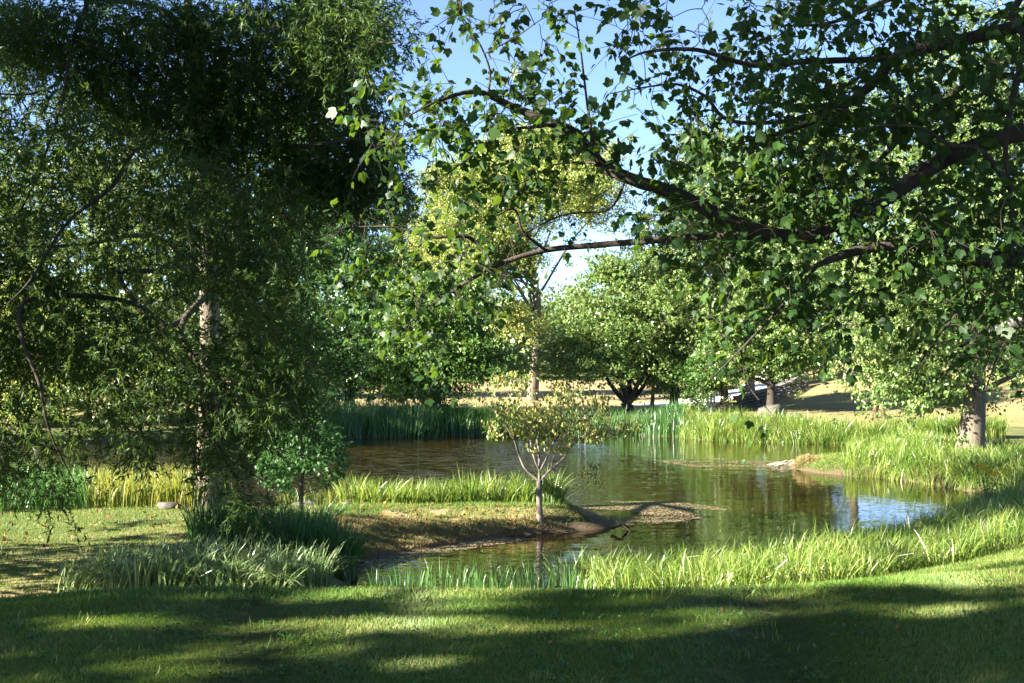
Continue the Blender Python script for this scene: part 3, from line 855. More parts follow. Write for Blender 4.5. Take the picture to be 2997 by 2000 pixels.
# --- willow oak at the left
rng = rs(60)
ox, oy = U(478, 1166, -1.55)
oz = gz(ox, oy) - 0.05
oak = thing("willow_oak_tree", "huge willow oak whose dark narrow-leaved branches hang over the left half", "tree", (ox, oy, oz))
topz = 13.0
tp = [(ox, oy, oz), (ox + .02, oy, oz + 2), (ox + .05, oy - .1, oz + 5), (ox - .2, oy - .3, oz + 9), (ox - .5, oy - .6, topz)]
add_trunk(oak, tp, [0.27, 0.25, 0.22, 0.15, 0.05], M_BARK, sides=16, flare=0.35, seed=3)
stub = V(462, 816, oy - .25)
v, f = tube_mesh([(smooth_path([(ox, oy - .1, stub[2] - .05), (stub[0], oy - .3, stub[2]), (stub[0] - .14, oy - .42, stub[2] + .03)], 4), [.09, .085, .08, .075, .07, .07, .065, .06, .05])], 10, .1)
mesh_obj("broken_limb", v, f, M_DEAD, oak, smooth=True)
hub = np.array(tp[2]); hub2 = np.array(tp[3])
oak_limbs_px = [
    # (from hub, list of px, py, depth)
    (hub2, [(420, 60, 23), (250, 20, 19), (165, 10, 18.2), (150, 100, 17.8), (130, 250, 17.6), (90, 400, 17.4), (30, 560, 17.2)]),
    (hub2, [(420, 330, 22), (330, 330, 19), (250, 420, 17), (150, 520, 16), (60, 640, 15.5), (0, 690, 15)]),
    (hub, [(430, 600, 23), (350, 630, 20), (270, 640, 18), (330, 700, 17), (380, 800, 16.5), (440, 890, 16.5), (500, 950, 16.5), (560, 1030, 16.5)]),
    (hub2, [(520, 300, 22), (610, 330, 20), (720, 345, 18.5), (830, 330, 18), (900, 350, 17.8)]),
    (hub2, [(540, 150, 22), (680, 60, 20), (780, 60, 18), (870, 75, 17), (930, 110, 16.5)]),
    (hub, [(400, 740, 22), (300, 700, 19), (180, 690, 17), (60, 700, 16), (20, 760, 15.5), (80, 880, 15.5), (120, 1000, 15.5), (150, 1110, 15.5)]),
    (hub, [(520, 640, 23), (590, 700, 21), (650, 780, 19.5), (690, 860, 19), (660, 960, 18.5)]),
    (hub2, [(540, 440, 22), (640, 490, 20), (720, 560, 19), (750, 640, 18.5)]),
    (hub, [(430, 760, 22), (440, 860, 20), (470, 960, 18.5), (500, 1060, 17.5), (560, 1130, 17), (620, 1190, 16.8)]),
    (hub2, [(350, 120, 22), (200, 150, 20), (50, 180, 18), (-100, 200, 17)]),
    (hub, [(380, 560, 22), (220, 560, 20), (80, 560, 18), (-100, 560, 17)]),
]
oak_limbs = []
for h0, pts in oak_limbs_px:
    path = [tuple(h0)] + [V(a, b_, c_) for a, b_, c_ in pts]
    path = [np.array(q) for q in path]
    path = [path[0]] + [q + rng.normal(size=3) * np.array([.07, .2, .07]) for q in path[1:]]
    oak_limbs.append(path)
    add_trunk(oak, path, [0.085, 0.045, 0.034, 0.022, 0.006], M_BARKD, "limb", 6, seed=len(oak_limbs))
oak_regions = [
    ([(-120, 0), (880, 0), (880, 60), (760, 200), (640, 300), (300, 330), (-120, 330)], 820, (16.4, 20.6)),
    ([(-120, 300), (300, 320), (640, 290), (830, 290), (900, 400), (860, 460), (760, 520), (740, 640), (500, 640), (200, 620), (-120, 560)], 800, (16.0, 20.6)),
    ([(700, 0), (900, 0), (940, 110), (880, 160), (860, 230), (950, 380), (890, 460), (800, 470), (700, 300)], 120, (16.2, 20.4)),
    ([(520, 560), (740, 600), (735, 760), (745, 880), (690, 960), (610, 960), (560, 800)], 230, (16.2, 20.4)),
    ([(300, 620), (560, 640), (620, 960), (560, 1010), (440, 900), (340, 760)], 105, (15.6, 19.0)),
    ([(-120, 560), (300, 620), (340, 760), (330, 830), (100, 830), (-120, 850)], 170, (15.6, 19.0)),
    ([(-100, 820), (180, 820), (230, 980), (200, 1100), (150, 1160), (20, 1100), (-100, 1020)], 62, (15.6, 19.0)),
    ([(400, 380), (560, 380), (560, 720), (400, 720)], 60, (16.4, 20)),
    ([(250, 830), (430, 860), (440, 980), (350, 1040), (250, 1040)], 26, (15.6, 19.0)),
    ([(440, 930), (560, 1010), (610, 1110), (645, 1195), (590, 1225), (520, 1170), (455, 1060)], 36, (16.2, 20.4)),
]
A = pix_anchors(oak_regions, rng)
hit = sun_hits(A, OAKLIT)
for _ in range(14):
    k = np.where(hit)[0]
    if not len(k): break
    y2 = rng.uniform(15.6, 20.6, len(k))
    A[k] = np.stack([A[k, 0] / A[k, 1] * y2, y2, EYE + (A[k, 2] - EYE) / A[k, 1] * y2], 1)
    hit[k] = sun_hits(A[k], OAKLIT)
A = A[~(hit & (rng.random(len(A)) < 0.6))]
cur, ends, idx = grow(oak_limbs, A, rng, 0.10, 0.005, 0.005, 3.5)
A = A[idx]
# each anchor bears a drooping spray of twigs
nspr = len(A)
TW, LP, LA, LN = list(cur), [], [], []
for i in range(nspr):
    k = 7
    for j in range(k):
        d = norm((ends[i] * 0.6 + rng.normal(size=3) * 0.75 + np.array([0, 0, -0.55]))[None])[0]
        st = A[i] + rng.normal(size=3) * 0.12
        ln = rng.uniform(0.28, 0.62)
        t = np.linspace(0, 1, 5)[:, None]
        p = st + d * ln * t + np.array([0, 0, -0.22]) * ln * t ** 2
        if j < 2: TW.append((p, np.linspace(0.004, 0.0018, 5)))
        nl = 17
        u = rng.random((nl, 1)) ** 0.8
        q = st + d * ln * u + np.array([0, 0, -0.22]) * ln * u ** 2
        LP.append(q)
        LA.append(d * 0.7 + rng.normal(size=(nl, 3)) * 0.7 + np.array([0, 0, -0.25]))
        LN.append(rng.normal(size=(nl, 3)) + np.array([0, 0, 0.7]))
LP, LA, LN = np.vstack(LP), np.vstack(LA), np.vstack(LN)
L = rng.uniform(0.09, 0.15, len(LP))
v, f = leaves(NAR_V, NAR_F, LP, LA, LN, L, L * 0.26)
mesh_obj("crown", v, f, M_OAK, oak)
# unseen crown above and left of the frame, added to shade the oak
P = crown_points([((ox + .5, oy - 3, 13.5), (6.5, 7, 4.5)), ((-14, 15.0, 7.0), (3.5, 3.2, 6.5)), ((-14, 14.6, 13), (4, 3.6, 5)), ((-11.5, 16.4, 6), (2.5, 3, 6))], 0.4, 1.15, rng, 0.6)
P = P[(P[:, 2] > EYE + .36 * P[:, 1]) | (P[:, 0] < -.52 * P[:, 1])]
P = P[~(sun_hits(P, [OAKLIT[0], OAKLIT[3]]) & (rng.random(len(P)) < .95))]
L = rng.uniform(.3, .48, len(P))
v, f = leaves(TRI_V, TRI_F, P, rand_unit(len(P), rng), rand_unit(len(P), rng) + np.array([0, 0, .8]), L, L * .6)
mesh_obj("shading_crown", v, f, M_OAK, oak)
v, f = tube_mesh(TW, 3, 0, rng)
tag(mesh_obj("twigs", v, f, M_BARKD, oak, smooth=True), kind="stuff")

# --- maple at the right, its trunk just outside the frame
rng = rs(61)
mxp, myp = 5.6, 9.6
mz = gz(mxp, myp) - 0.05
maple = thing("maple_tree", "dark maple whose broad-leaved branches reach in from the upper right", "tree", (mxp, myp, mz))
mt = [(mxp, myp, mz), (mxp + .02, myp, mz + 2), (mxp - .1, myp, mz + 4.2), (mxp - .1, myp + .2, mz + 7)]
add_trunk(maple, mt, [0.36, 0.32, 0.27, 0.16], M_BARKD, sides=14, flare=0.35, seed=5)
J1 = (mxp, myp, 2.4); J2 = (mxp - .05, myp, 3.6); J3 = (mxp - .1, myp, 4.9); J4 = (mxp - .1, myp + .1, 6.0)
ml = [
    ([J1, V(2350, 605, 9.6), V(2250, 602, 9.5), V(2190, 572, 9.4), V(2090, 558, 9.3), V(1980, 578, 9.2), V(1880, 606, 9.1), V(1820, 640, 9)], 0.115),
    ([J2, V(2400, 300, 9.6), V(2200, 350, 9.6), V(2070, 430, 9.6), V(1960, 505, 9.6), V(1830, 545, 9.5), V(1700, 520, 9.4), V(1560, 450, 9.3), V(1440, 405, 9.2), V(1380, 375, 9.2), V(1330, 312, 9.1), V(1255, 280, 9), V(1170, 240, 8.9), V(1090, 213, 8.8), V(1010, 235, 8.7), V(930, 270, 8.6)], 0.105),
    ([V(1830, 545, 9.5), V(1650, 540, 9.8), V(1500, 550, 10), V(1365, 559, 10.2), V(1250, 573, 10.3), V(1137, 615, 10.4), V(1064, 647, 10.5), V(980, 703, 10.6), V(910, 770, 10.6)], 0.05),
    ([V(1137, 615, 10.4), V(1092, 556, 10.4), V(1057, 542, 10.4), V(987, 535, 10.4), V(906, 523, 10.4), V(790, 526, 10.4), V(730, 545, 10.4)], 0.025),
    ([V(1250, 573, 10.3), V(1204, 531, 10.1), V(1183, 482, 10), V(1127, 503, 10), V(1040, 520, 9.9)], 0.02),
    ([V(1330, 312, 9.1), V(1274, 283, 9), V(1235, 302, 8.9), V(1169, 304, 8.8), V(1120, 328, 8.7), V(1071, 367, 8.6), V(983, 433, 8.5)], 0.022),
    ([V(1375, 374, 9.2), V(1300, 367, 9.4), V(1240, 400, 9.5), V(1180, 470, 9.6)], 0.015),
    ([J3, V(2200, 90, 9.8), V(2057, 135, 9.8), V(1994, 202, 9.7), V(1917, 252, 9.6), V(1800, 300, 9.5), V(1690, 330, 9.4)], 0.085),
    ([V(2057, 135, 9.8), V(1850, 144, 9.5), V(1724, 148, 9.3), V(1602, 117, 9.1), V(1490, 121, 9), V(1430, 140, 8.9)], 0.04),
    ([V(1917, 252, 9.6), V(1800, 280, 10), V(1683, 272, 10.2), V(1625, 216, 10.2), V(1557, 196, 10.2), V(1490, 191, 10.2), V(1400, 215, 10.2)], 0.03),
    ([J4, V(2345, 0, 9.2), V(2340, 100, 9.0), V(2313, 315, 8.8), V(2327, 450, 8.8), V(2322, 585, 8.8)], 0.045),
    ([V(2322, 440, 8.8), V(2232, 360, 8.7), V(2178, 333, 8.6), V(2097, 301, 8.5), V(2030, 288, 8.4), V(1930, 310, 8.3)], 0.03),
    ([V(1375, 374, 9.2), V(1358, 325, 9.0), V(1351, 227, 8.9), V(1330, 120, 8.8), V(1318, 20, 8.7)], 0.02),
    ([V(1119, 222, 8.85), V(1122, 160, 8.7), V(1100, 100, 8.6), V(1060, 40, 8.5), V(1045, -20, 8.4)], 0.014),
    ([V(1110, 125, 8.65), V(1180, 80, 8.6), V(1260, 50, 8.6), V(1330, 70, 8.6)], 0.008),
    ([V(1880, 606, 9.1), V(1800, 690, 9), V(1720, 780, 8.9), V(1660, 850, 8.9), V(1600, 905, 8.8)], 0.018),
    ([V(1700, 800, 8.9), V(1730, 880, 8.8), V(1770, 960, 8.8), V(1780, 1000, 8.8)], 0.008),
    ([V(1980, 578, 9.2), V(1930, 680, 9.1), V(1880, 750, 9), V(1830, 800, 9)], 0.015),
    ([V(2250, 602, 9.5), V(2200, 700, 9.2), V(2150, 780, 9.1), V(2100, 850, 9)], 0.018),
    ([V(2350, 605, 9.6), V(2340, 720, 9.2), V(2300, 800, 9), V(2260, 900, 9)], 0.02),
    ([J2, V(2300, 180, 10.5), V(2150, 250, 10.8), V(2000, 380, 11), V(1850, 440, 11), V(1700, 420, 11)], 0.05),
    ([J4, V(2250, -60, 10.5), V(2050, 0, 10.8), V(1900, 60, 11), V(1750, 60, 11)], 0.05),
    ([V(1440, 405, 9.2), V(1400, 480, 9.2), V(1290, 500, 9.1), V(1200, 560, 9.1), V(1140, 660, 9)], 0.014),
    ([V(1064, 647, 10.5), V(1030, 740, 10.4), V(1010, 830, 10.3)], 0.01),
]
ml_paths = [a for a, r in ml]
for k, (path, r) in enumerate(ml):
    p0 = np.array(path)
    p0[1:-1] += rng.normal(size=(len(p0) - 2, 3)) * np.array([0.015, 0.06, 0.015])
    r *= .78
    add_trunk(maple, p0, [r, r * .82, r * .66, r * .45, 0.005], M_BARKD, "limb", 8, seed=40 + k)
map_regions = [
    ([(1800, 0), (2400, -40), (2400, 560), (1900, 520), (1760, 300), (1720, 100)], 430, (8.3, 11.5)),
    ([(1450, 420), (1800, 480), (2350, 540), (2350, 640), (2050, 740), (1650, 690), (1500, 560)], 160, (8.5, 10.5)),
    ([(1560, 240), (1800, 280), (1900, 520), (1600, 480), (1500, 390)], 90, (8.5, 11)),
    ([(1400, 0), (1800, 0), (1750, 240), (1600, 300), (1430, 250), (1350, 160)], 62, (8.4, 10.5)),
    ([(830, 270), (900, 200), (1100, 170), (1350, 230), (1440, 360), (1300, 330), (1000, 330), (860, 340)], 84, (8.3, 9.4)),
    ([(960, 340), (1250, 350), (1400, 450), (1350, 530), (1150, 480), (970, 470)], 30, (8.6, 9.6)),
    ([(730, 500), (880, 480), (1050, 510), (1250, 540), (1300, 590), (1120, 680), (950, 780), (850, 700)], 62, (9.8, 10.7)),
    ([(1600, 690), (2000, 700), (1940, 800), (1750, 790), (1620, 830)], 22, (8.6, 9.4)),
    ([(1560, 850), (1790, 850), (1800, 1010), (1600, 960)], 4, (8.6, 9.1)),
    ([(2080, 650), (2400, 620), (2400, 900), (2230, 860), (2150, 760)], 24, (8.7, 9.8)),
    ([(960, 0), (1380, 0), (1350, 200), (1050, 150)], 24, (8.4, 8.9)),
    ([(880, 700), (1030, 700), (1020, 860), (900, 820)], 8, (10, 10.6)),
]
A = pix_anchors(map_regions, rng)
cur, ends, idx = grow(ml_paths, A, rng, 0.05, 0.003, 0.006, 2.5)
A = A[idx]
TW, LP, LA, LN = list(cur), [], [], []
for i in range(len(A)):
    for j in range(2):
        d = norm((ends[i] * 0.8 + rng.normal(size=3) * 0.55 + np.array([0, 0, -0.1]))[None])[0]
        ln = rng.uniform(0.15, 0.4)
        t = np.linspace(0, 1, 5)[:, None]
        p = A[i] + d * ln * t + np.array([0, 0, -0.12]) * ln * t ** 2
        TW.append((p, np.linspace(0.0035, 0.002, 5)))
        nl = rng.integers(3, 8)
        for q in range(nl):
            u = (q + 1) / nl
            b0 = A[i] + d * ln * u + np.array([0, 0, -0.12]) * ln * u * u
            pd = norm((rng.normal(size=3) * 0.8 + d * 0.5 + np.array([0, 0, -0.25]))[None])[0]
            pe = b0 + pd * rng.uniform(0.03, 0.07)
            LP.append(pe)
            LA.append(pd * 0.8 + rng.normal(size=3) * 0.45 + np.array([0, 0, -0.45]))
            LN.append(rng.normal(size=3) * 0.75 + np.array([0, 0, 1.0]))
LP, LA, LN = np.array(LP), np.array(LA), np.array(LN)
L = 0.04 + 0.062 * rng.random(len(LP)) ** 0.9
CU = rng.uniform(-.2, 1.9, len(L))
LW = L * rng.uniform(.72, 1.1, len(L))
v, f = tube_mesh(TW, 3, 0, rng)
tag(mesh_obj("twigs", v, f, M_BARKD, maple, smooth=True), kind="stuff")
P = crown_points([((5, 6, 11), (7.5, 7.5, 4)), ((-1, 3, 9), (4, 5, 2.5)), ((8, 9, 7), (3.4, 5, 4))], 0.28, 0.8, rng, 0.6)
P = P[(P[:, 2] > EYE + .5 + .37 * np.maximum(P[:, 1], 0)) | (P[:, 0] > .5 * P[:, 1] + .6)]
P = P[~(sun_hits(P, LIT) & (rng.random(len(P)) < .9))]
Lu = rng.uniform(.2, .34, len(P))
v, f = leaves(TRI_V, TRI_F, P, rand_unit(len(P), rng), rand_unit(len(P), rng) + np.array([0, 0, .8]), Lu, Lu)
mesh_obj("shading_crown", v, f, M_MAPLE, maple)  # unseen crown overhead, added to keep sky light off the maple and lawn
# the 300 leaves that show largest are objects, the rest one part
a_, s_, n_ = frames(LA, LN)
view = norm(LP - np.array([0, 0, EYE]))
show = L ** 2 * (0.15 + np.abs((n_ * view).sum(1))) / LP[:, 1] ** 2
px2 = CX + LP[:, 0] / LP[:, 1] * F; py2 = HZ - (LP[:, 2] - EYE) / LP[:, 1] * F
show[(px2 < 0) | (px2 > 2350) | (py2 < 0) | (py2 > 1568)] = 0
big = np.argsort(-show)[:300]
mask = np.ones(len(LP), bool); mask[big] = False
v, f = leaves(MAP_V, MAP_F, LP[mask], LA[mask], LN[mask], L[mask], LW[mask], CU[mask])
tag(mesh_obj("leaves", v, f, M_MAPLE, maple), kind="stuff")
lm = raw_mesh("leaf", MAP_V, MAP_F, M_MAPLE)
mo = np.array(maple.location)
for i in big:
    o = bpy.data.objects.new("leaf", lm)
    mat4 = Matrix.Identity(4)
    for r_ in range(3):
        mat4[r_][0], mat4[r_][1], mat4[r_][2], mat4[r_][3] = s_[i][r_] * LW[i], a_[i][r_] * L[i], n_[i][r_] * L[i] * CU[i], LP[i][r_] - mo[r_]
    link(o, maple)
    o.matrix_basis = mat4

# --- trees left of the view that shade the lawn
def shade_tree(x, y, ells, label, seed, cover=1.0, pdrop=0.96):
    rng = np.random.default_rng(seed)
    z0 = gz(x, y) - 0.05
    root = thing("shade_tree", label, "tree", (x, y, z0), "trees shading the lawn from the left")
    add_trunk(root, [(x, y, z0), (x, y, z0 + 4), (x + .3, y, z0 + 9), (x + .2, y, z0 + 14)], [.4, .34, .25, .08], M_BARK, flare=.4, seed=seed)
    P = crown_points(ells, 0.36, cover, rng, 0.6)
    P = P[~(sun_hits(P, LIT) & (rng.random(len(P)) < pdrop))]
    L = rng.uniform(.26, .46, len(P))
    v, f = leaves(TRI_V, TRI_F, P, rand_unit(len(P), rng), rand_unit(len(P), rng) + np.array([0, 0, .8]), L * 1.1, L * .75)
    mesh_obj("crown", v, f, M_MID, root)


shade_tree(-19, -1.5, [((-19, -1.5, 8.5), (4.5, 4.5, 4)), ((-18, -3, 13), (5, 4.5, 4)), ((-20, 1.5, 7), (3.5, 3, 3)), ((-18, -0.5, 15), (4.5, 3.5, 3.5))], "broad tree on the lawn left of the camera", 70, 1.2)
shade_tree(-20, -11, [((-20, -11, 8), (5, 5, 5)), ((-19, -9, 13), (4.5, 4.5, 4))], "second broad tree behind the first on the lawn", 71, 0.9)
shade_tree(-29, 51, [((-29, 51, 7), (5, 5, 5)), ((-28, 53, 11), (5, 5, 4)), ((-31, 48, 8), (4, 4, 4))], "tall tree on the left bank that keeps the far cattails in shade", 73, 1.0)

# ---------------------------------------------------------------- dogwood on the point
rng = rs(62)
dx, dy = U(1240, 1176, -1.53)
dz = gz(dx, dy) - 0.03
dog = thing("dogwood_tree", "small dogwood with pale forked trunk and browning leaves on the grassy point", "tree", (dx, dy, dz))
W = lambda px, py, o=0: V(px, py, dy + o)
fork = W(1238, 1105)
add_trunk(dog, [(dx, dy, dz), W(1237, 1140), fork], [0.07, 0.06, 0.062], M_BARKL, sides=12, flare=0.3, seed=1)
dl = [
    ([fork, W(1205, 1075), W(1190, 1040), W(1178, 1005, -.2), W(1150, 960, -.3), W(1130, 920, -.4)], .045),
    ([fork, W(1238, 1080), W(1236, 1030, .2), W(1225, 960, .2), W(1230, 900, .3)], .05),
    ([W(1238, 1080), W(1225, 1050), W(1215, 1000, .3), W(1200, 930, .5), W(1190, 880, .5)], .03),
    ([W(1240, 1080), W(1260, 1040), W(1280, 990, -.3), W(1300, 930, -.3), W(1320, 890, -.2)], .035),
    ([fork, W(1262, 1080), W(1290, 1055, .3), W(1320, 1015, .4), W(1370, 985, .5), W(1420, 990, .5), W(1460, 965, .5)], .04),
    ([W(1265, 1078), W(1275, 1040, -.4), W(1330, 960, -.5), W(1370, 930, -.5), W(1390, 905, -.5)], .025),
    ([W(1180, 1010, -.2), W(1165, 1000, -.4), W(1140, 985, -.5), W(1115, 980, -.5)], .015),
    ([W(1320, 1020, .4), W(1340, 1050, .2), W(1360, 1080, .1), W(1362, 1100, .1)], .012),
    ([W(1150, 960, -.3), W(1120, 930, -.3), W(1105, 905, -.2), W(1085, 910, -.2)], .010),
]
for k, (pth, r) in enumerate(dl):
    r *= .75
    add_trunk(dog, pth, [r, r * .8, r * .5, .006], M_BARKL, "limb", 7, seed=80 + k)
dreg = [
    ([(1120, 880), (1180, 860), (1300, 870), (1340, 930), (1260, 980), (1150, 960)], 62, (dy - 1, dy + 1)),
    ([(1120, 940), (1180, 930), (1320, 950), (1330, 1020), (1250, 1050), (1180, 1010), (1110, 1000)], 74, (dy - 1, dy + 1)),
    ([(1300, 960), (1400, 965), (1470, 960), (1460, 990), (1380, 1010), (1310, 1010)], 34, (dy - .2, dy + 1)),
    ([(1330, 880), (1395, 900), (1390, 950), (1340, 960)], 14, (dy - .8, dy + .2)),
    ([(1340, 1040), (1360, 1060), (1372, 1110), (1350, 1105)], 5, (dy - .1, dy + .3)),
    ([(1140, 880), (1130, 860), (1200, 850), (1250, 870), (1200, 890)], 10, (dy - .5, dy + .5)),
]
A = pix_anchors(dreg, rng)
cur, ends, idx = grow([a for a, r in dl], A, rng, 0.05, 0.003, 0.005, 1.5)
A = A[idx]
TW, LP, LA, LN = list(cur), [], [], []
for i in range(len(A)):
    nl = int(rng.integers(8, 19))
    st = A[i] + rng.normal(size=(nl, 3)) * np.array([.085, .085, .05])
    LP.append(st); LA.append(rng.normal(size=(nl, 3)) * .45 + np.array([0, 0, -.9])); LN.append(rng.normal(size=(nl, 3)) + np.array([0, 0, .3]))
LP, LA, LN = np.vstack(LP), np.vstack(LA), np.vstack(LN)
L = rng.uniform(.07, .125, len(LP))
OV_V = np.array([(0, 0, 0), (.42, .3, .05), (.38, .62, .02), (0, 1, -.12), (-.38, .62, .02), (-.42, .3, .05)])
OV_F = [np.array([(0, 1, 2, 3), (0, 3, 4, 5)])]
v, f = leaves(OV_V, OV_F, LP, LA, LN, L, L * .62)
mesh_obj("crown", v, f, M_DOG, dog)
v, f = tube_mesh(TW, 4, 0, rng)
tag(mesh_obj("twigs", v, f, M_BARKL, dog, smooth=True), kind="stuff")

# --- young star-leaved tree left of it
rng = rs(63)
yx, yy_ = U(690, 1216, -1.55)
yz = gz(yx, yy_) - 0.03
yt = thing("sweetgum_sapling", "young green star-leaved tree with thin stem rising from the reed clump", "tree", (yx, yy_, yz))
W = lambda px, py, o=0: V(px, py, yy_ + o)
add_trunk(yt, [(yx, yy_, yz), W(691, 1150), W(694, 1080), W(698, 1000), W(700, 940)], [.045, .04, .034, .022, .006], M_BARK, sides=9, flare=.3, seed=2)
yl = []
for k in range(26):
    t = k / 25
    z_ = 1135 - 175 * t
    a = W(691 + 8 * t, z_)
    an = k * 2.4
    sp = (1 - 0.72 * t) * 0.95
    e = (a[0] + math.cos(an) * sp, a[1] + math.sin(an) * sp, a[2] + 0.45 - .1 * t)
    mid_ = tuple((np.array(a) + np.array(e)) / 2 + np.array([0, 0, -.04]))
    yl.append([a, mid_, e])
v, f = tube_mesh([(smooth_path(l, 5), np.linspace(.013, .004, len(smooth_path(l, 5)))) for l in yl], 5)
mesh_obj("branches", v, f, M_BARK, yt, smooth=True)
LP, LA, LN = [], [], []
ell = [(W(690, 1060), (.92, .92, .50)), (W(700, 985), (.68, .68, .42)), (W(725, 945), (.42, .42, .32)), (W(650, 1085), (.5, .5, .28)), (W(750, 1050), (.45, .5, .4))]
for c_, r_ in ell:
    n = int(1500 * r_[0] * r_[2] / .46)
    q = rand_unit(n, rng) * (rng.random((n, 1)) ** .4) * np.array(r_) * np.array([1.12, 1.12, 1.4]) + np.array(c_) + np.array([0, 0, .06])
    g = fbm(q[:, 0] * 3 + q[:, 1], q[:, 2] * 4)
    q = q[g > .45]
    LP.append(q)
LP = np.vstack(LP); n = len(LP)
out3 = norm(LP - np.array(W(695, 1040)))
LA = out3 * .7 + rng.normal(size=(n, 3)) * .5 + np.array([0, 0, -.35]); LN = rng.normal(size=(n, 3)) * .7 + np.array([0, 0, 1]) + out3 * .4
L = rng.uniform(.08, .135, n)
v, f = leaves(STAR_V, STAR_F, LP, LA, LN, L, L * 1.05)
mesh_obj("crown", v, f, M_GUM, yt)


# ---------------------------------------------------------------- rocks, wall, fences and small things
def rock_mesh(r, seed, flat=0.6, sub=2, rough=.22):
    import bmesh
    rg = np.random.default_rng(seed)
    bm = bmesh.new()
    bmesh.ops.create_icosphere(bm, subdivisions=sub, radius=1)
    co = np.array([v.co[:] for v in bm.verts])
    for k in range(9):
        d = rand_unit(1, rg)[0]
        h_ = co @ d
        lim = rg.uniform(.55, .85)
        co = co - np.maximum(h_ - lim, 0)[:, None] * d * .85
    co = co * (1 + (rg.random((len(co), 1)) - .5) * rough * .5)
    co = co * np.array([r[0], r[1], r[2]])
    fs = np.array([[v.index for v in f.verts] for f in bm.faces])
    bm.free()
    return co, fs


def rock(px, py, y, r, label, seed, mat=M_ROCK, name="rock", cat="rock", group=None):
    x = (px - CX) * y / F
    z = gz(x, y)
    co, fs = rock_mesh(r, seed, sub=3)
    o = mesh_obj(name, co, [fs], mat, smooth=True)
    o.location = (x, y, z + r[2] * .35)
    return tag(o, label, cat, group)


rock(386, 1168, 25.2, (.30, .2, .13), "low pale rock in the grass left of the oak trunk", 1)
rock(702, 1158, 26.0, (.36, .2, .12), "flat grey rock lying behind the young tree", 2)
rock(797, 1162, 25.6, (.14, .1, .07), "small stone on the point right of the young tree", 3)
rock(1765, 950, 63.5, (.95, .7, .75), "big dappled boulder at the foot of the round-crowned tree", 4, name="boulder", cat="boulder")
rock(1822, 955, 62.5, (.6, .5, .4), "smaller dark boulder right of the big boulder", 5, name="boulder", cat="boulder")
rock(1842, 958, 62, (.28, .2, .2), "smallest stone in the grass right of the two boulders", 6)
rock(2345, 1246, 20.0, (.32, .25, .14), "grey flat rock at the right edge below the reeds", 7)

# dry stone wall
rg = rs(90)
wp = smooth_path([(V(1688, 940, 69)[0], 69, 0), (V(1730, 930, 72.5)[0], 72.5, 0), (V(1785, 915, 79)[0], 79, 0), (V(1850, 900, 90)[0], 90, 0)], 12)
root = thing("stone_wall", "low dry stone wall of dark field stones running behind the boulder tree", "wall", (wp[0][0], wp[0][1], gz(wp[0][0], wp[0][1])))
vv, ff, off = [], [], 0
seglen = np.concatenate([[0], np.cumsum(np.linalg.norm(np.diff(wp, axis=0), axis=1))])
for row in range(5):
    s = rg.random() * .3
    while s < seglen[-1]:
        ln = rg.uniform(.25, .55)
        x = np.interp(s, seglen, wp[:, 0]); y = np.interp(s, seglen, wp[:, 1])
        for side in (0,):
            co, fs = rock_mesh((ln * .55, .3, .12), int(rg.integers(1e6)), sub=1, rough=.3)
            a_g = math.atan2(np.interp(s + .1, seglen, wp[:, 1]) - y, np.interp(s + .1, seglen, wp[:, 0]) - x)
            c0, s0 = math.cos(a_g), math.sin(a_g)
            co = co @ np.array([[c0, s0, 0], [-s0, c0, 0], [0, 0, 1]])
            co += np.array([x, y + rg.uniform(-.05, .05), gz(x, y) + .09 + row * .2 + rg.uniform(-.03, .03)])
            vv.append(co); ff.append(fs + off); off += len(co)
        s += ln
tag(mesh_obj("stones", np.vstack(vv), [np.vstack(ff)], M_WALL, root), kind="stuff")


def box(cx_, cy_, cz_, sx, sy, sz):
    v = np.array([(x, y, z) for x in (-.5, .5) for y in (-.5, .5) for z in (-.5, .5)]) * np.array([sx, sy, sz]) + np.array([cx_, cy_, cz_])
    f = np.array([(0, 1, 3, 2), (4, 6, 7, 5), (0, 4, 5, 1), (2, 3, 7, 6), (0, 2, 6, 4), (1, 5, 7, 3)])
    return v, f


def rail_fence(name, label, pts, mat, hgt, rails, pw=.14):
    pts = [(x, y, gz(x, y)) for x, y in pts]
    root = thing(name, label, "fence", pts[0])
    for x, y, z in pts:
        v, f = box(x, y, z + hgt / 2 - .1, pw, pw, hgt + .2)
        mesh_obj("post", v, [f], mat, root)
    for (x, y, z), (x2, y2, z2) in zip(pts[:-1], pts[1:]):
        for q in rails:
            v, f = tube_mesh([([(x, y - .09, z + q), (x2, y2 - .09, z2 + q)], [.06, .06])], 4)
            mesh_obj("rail", v, f, mat, root)
    return root


rail_fence("rail_fence", "dark wooden post and rail fence beyond the stone wall", [((px - CX) * y / F, y) for px, y in ((1790, 128), (1800, 116), (1810, 112), (1836, 111), (1852, 111), (1868, 112), (1884, 113), (1905, 113))], M_WOODD, 1.35, (.45, .85, 1.2))
rail_fence("stake_fence", "thin stake fence glimpsed in the gap between trees behind the shaded reeds", [((px - CX) * 72 / F, 72) for px in (880, 886, 892, 898, 904, 911)], M_WOODD, 1.3, (1.1,), .05)
bx_, by_ = (1632 - CX) * 70 / F, 70
bd = thing("pale_boards", "pale upright boards standing between the trunks beyond the reeds", "boards", (bx_, by_, gz(bx_, by_)))
for k in range(3):
    v, f = box(bx_ + (k - 1) * .2, by_, gz(bx_, by_) + .75, .14, .05, 1.5)
    mesh_obj("board", v, [f], M_WHITE, bd)

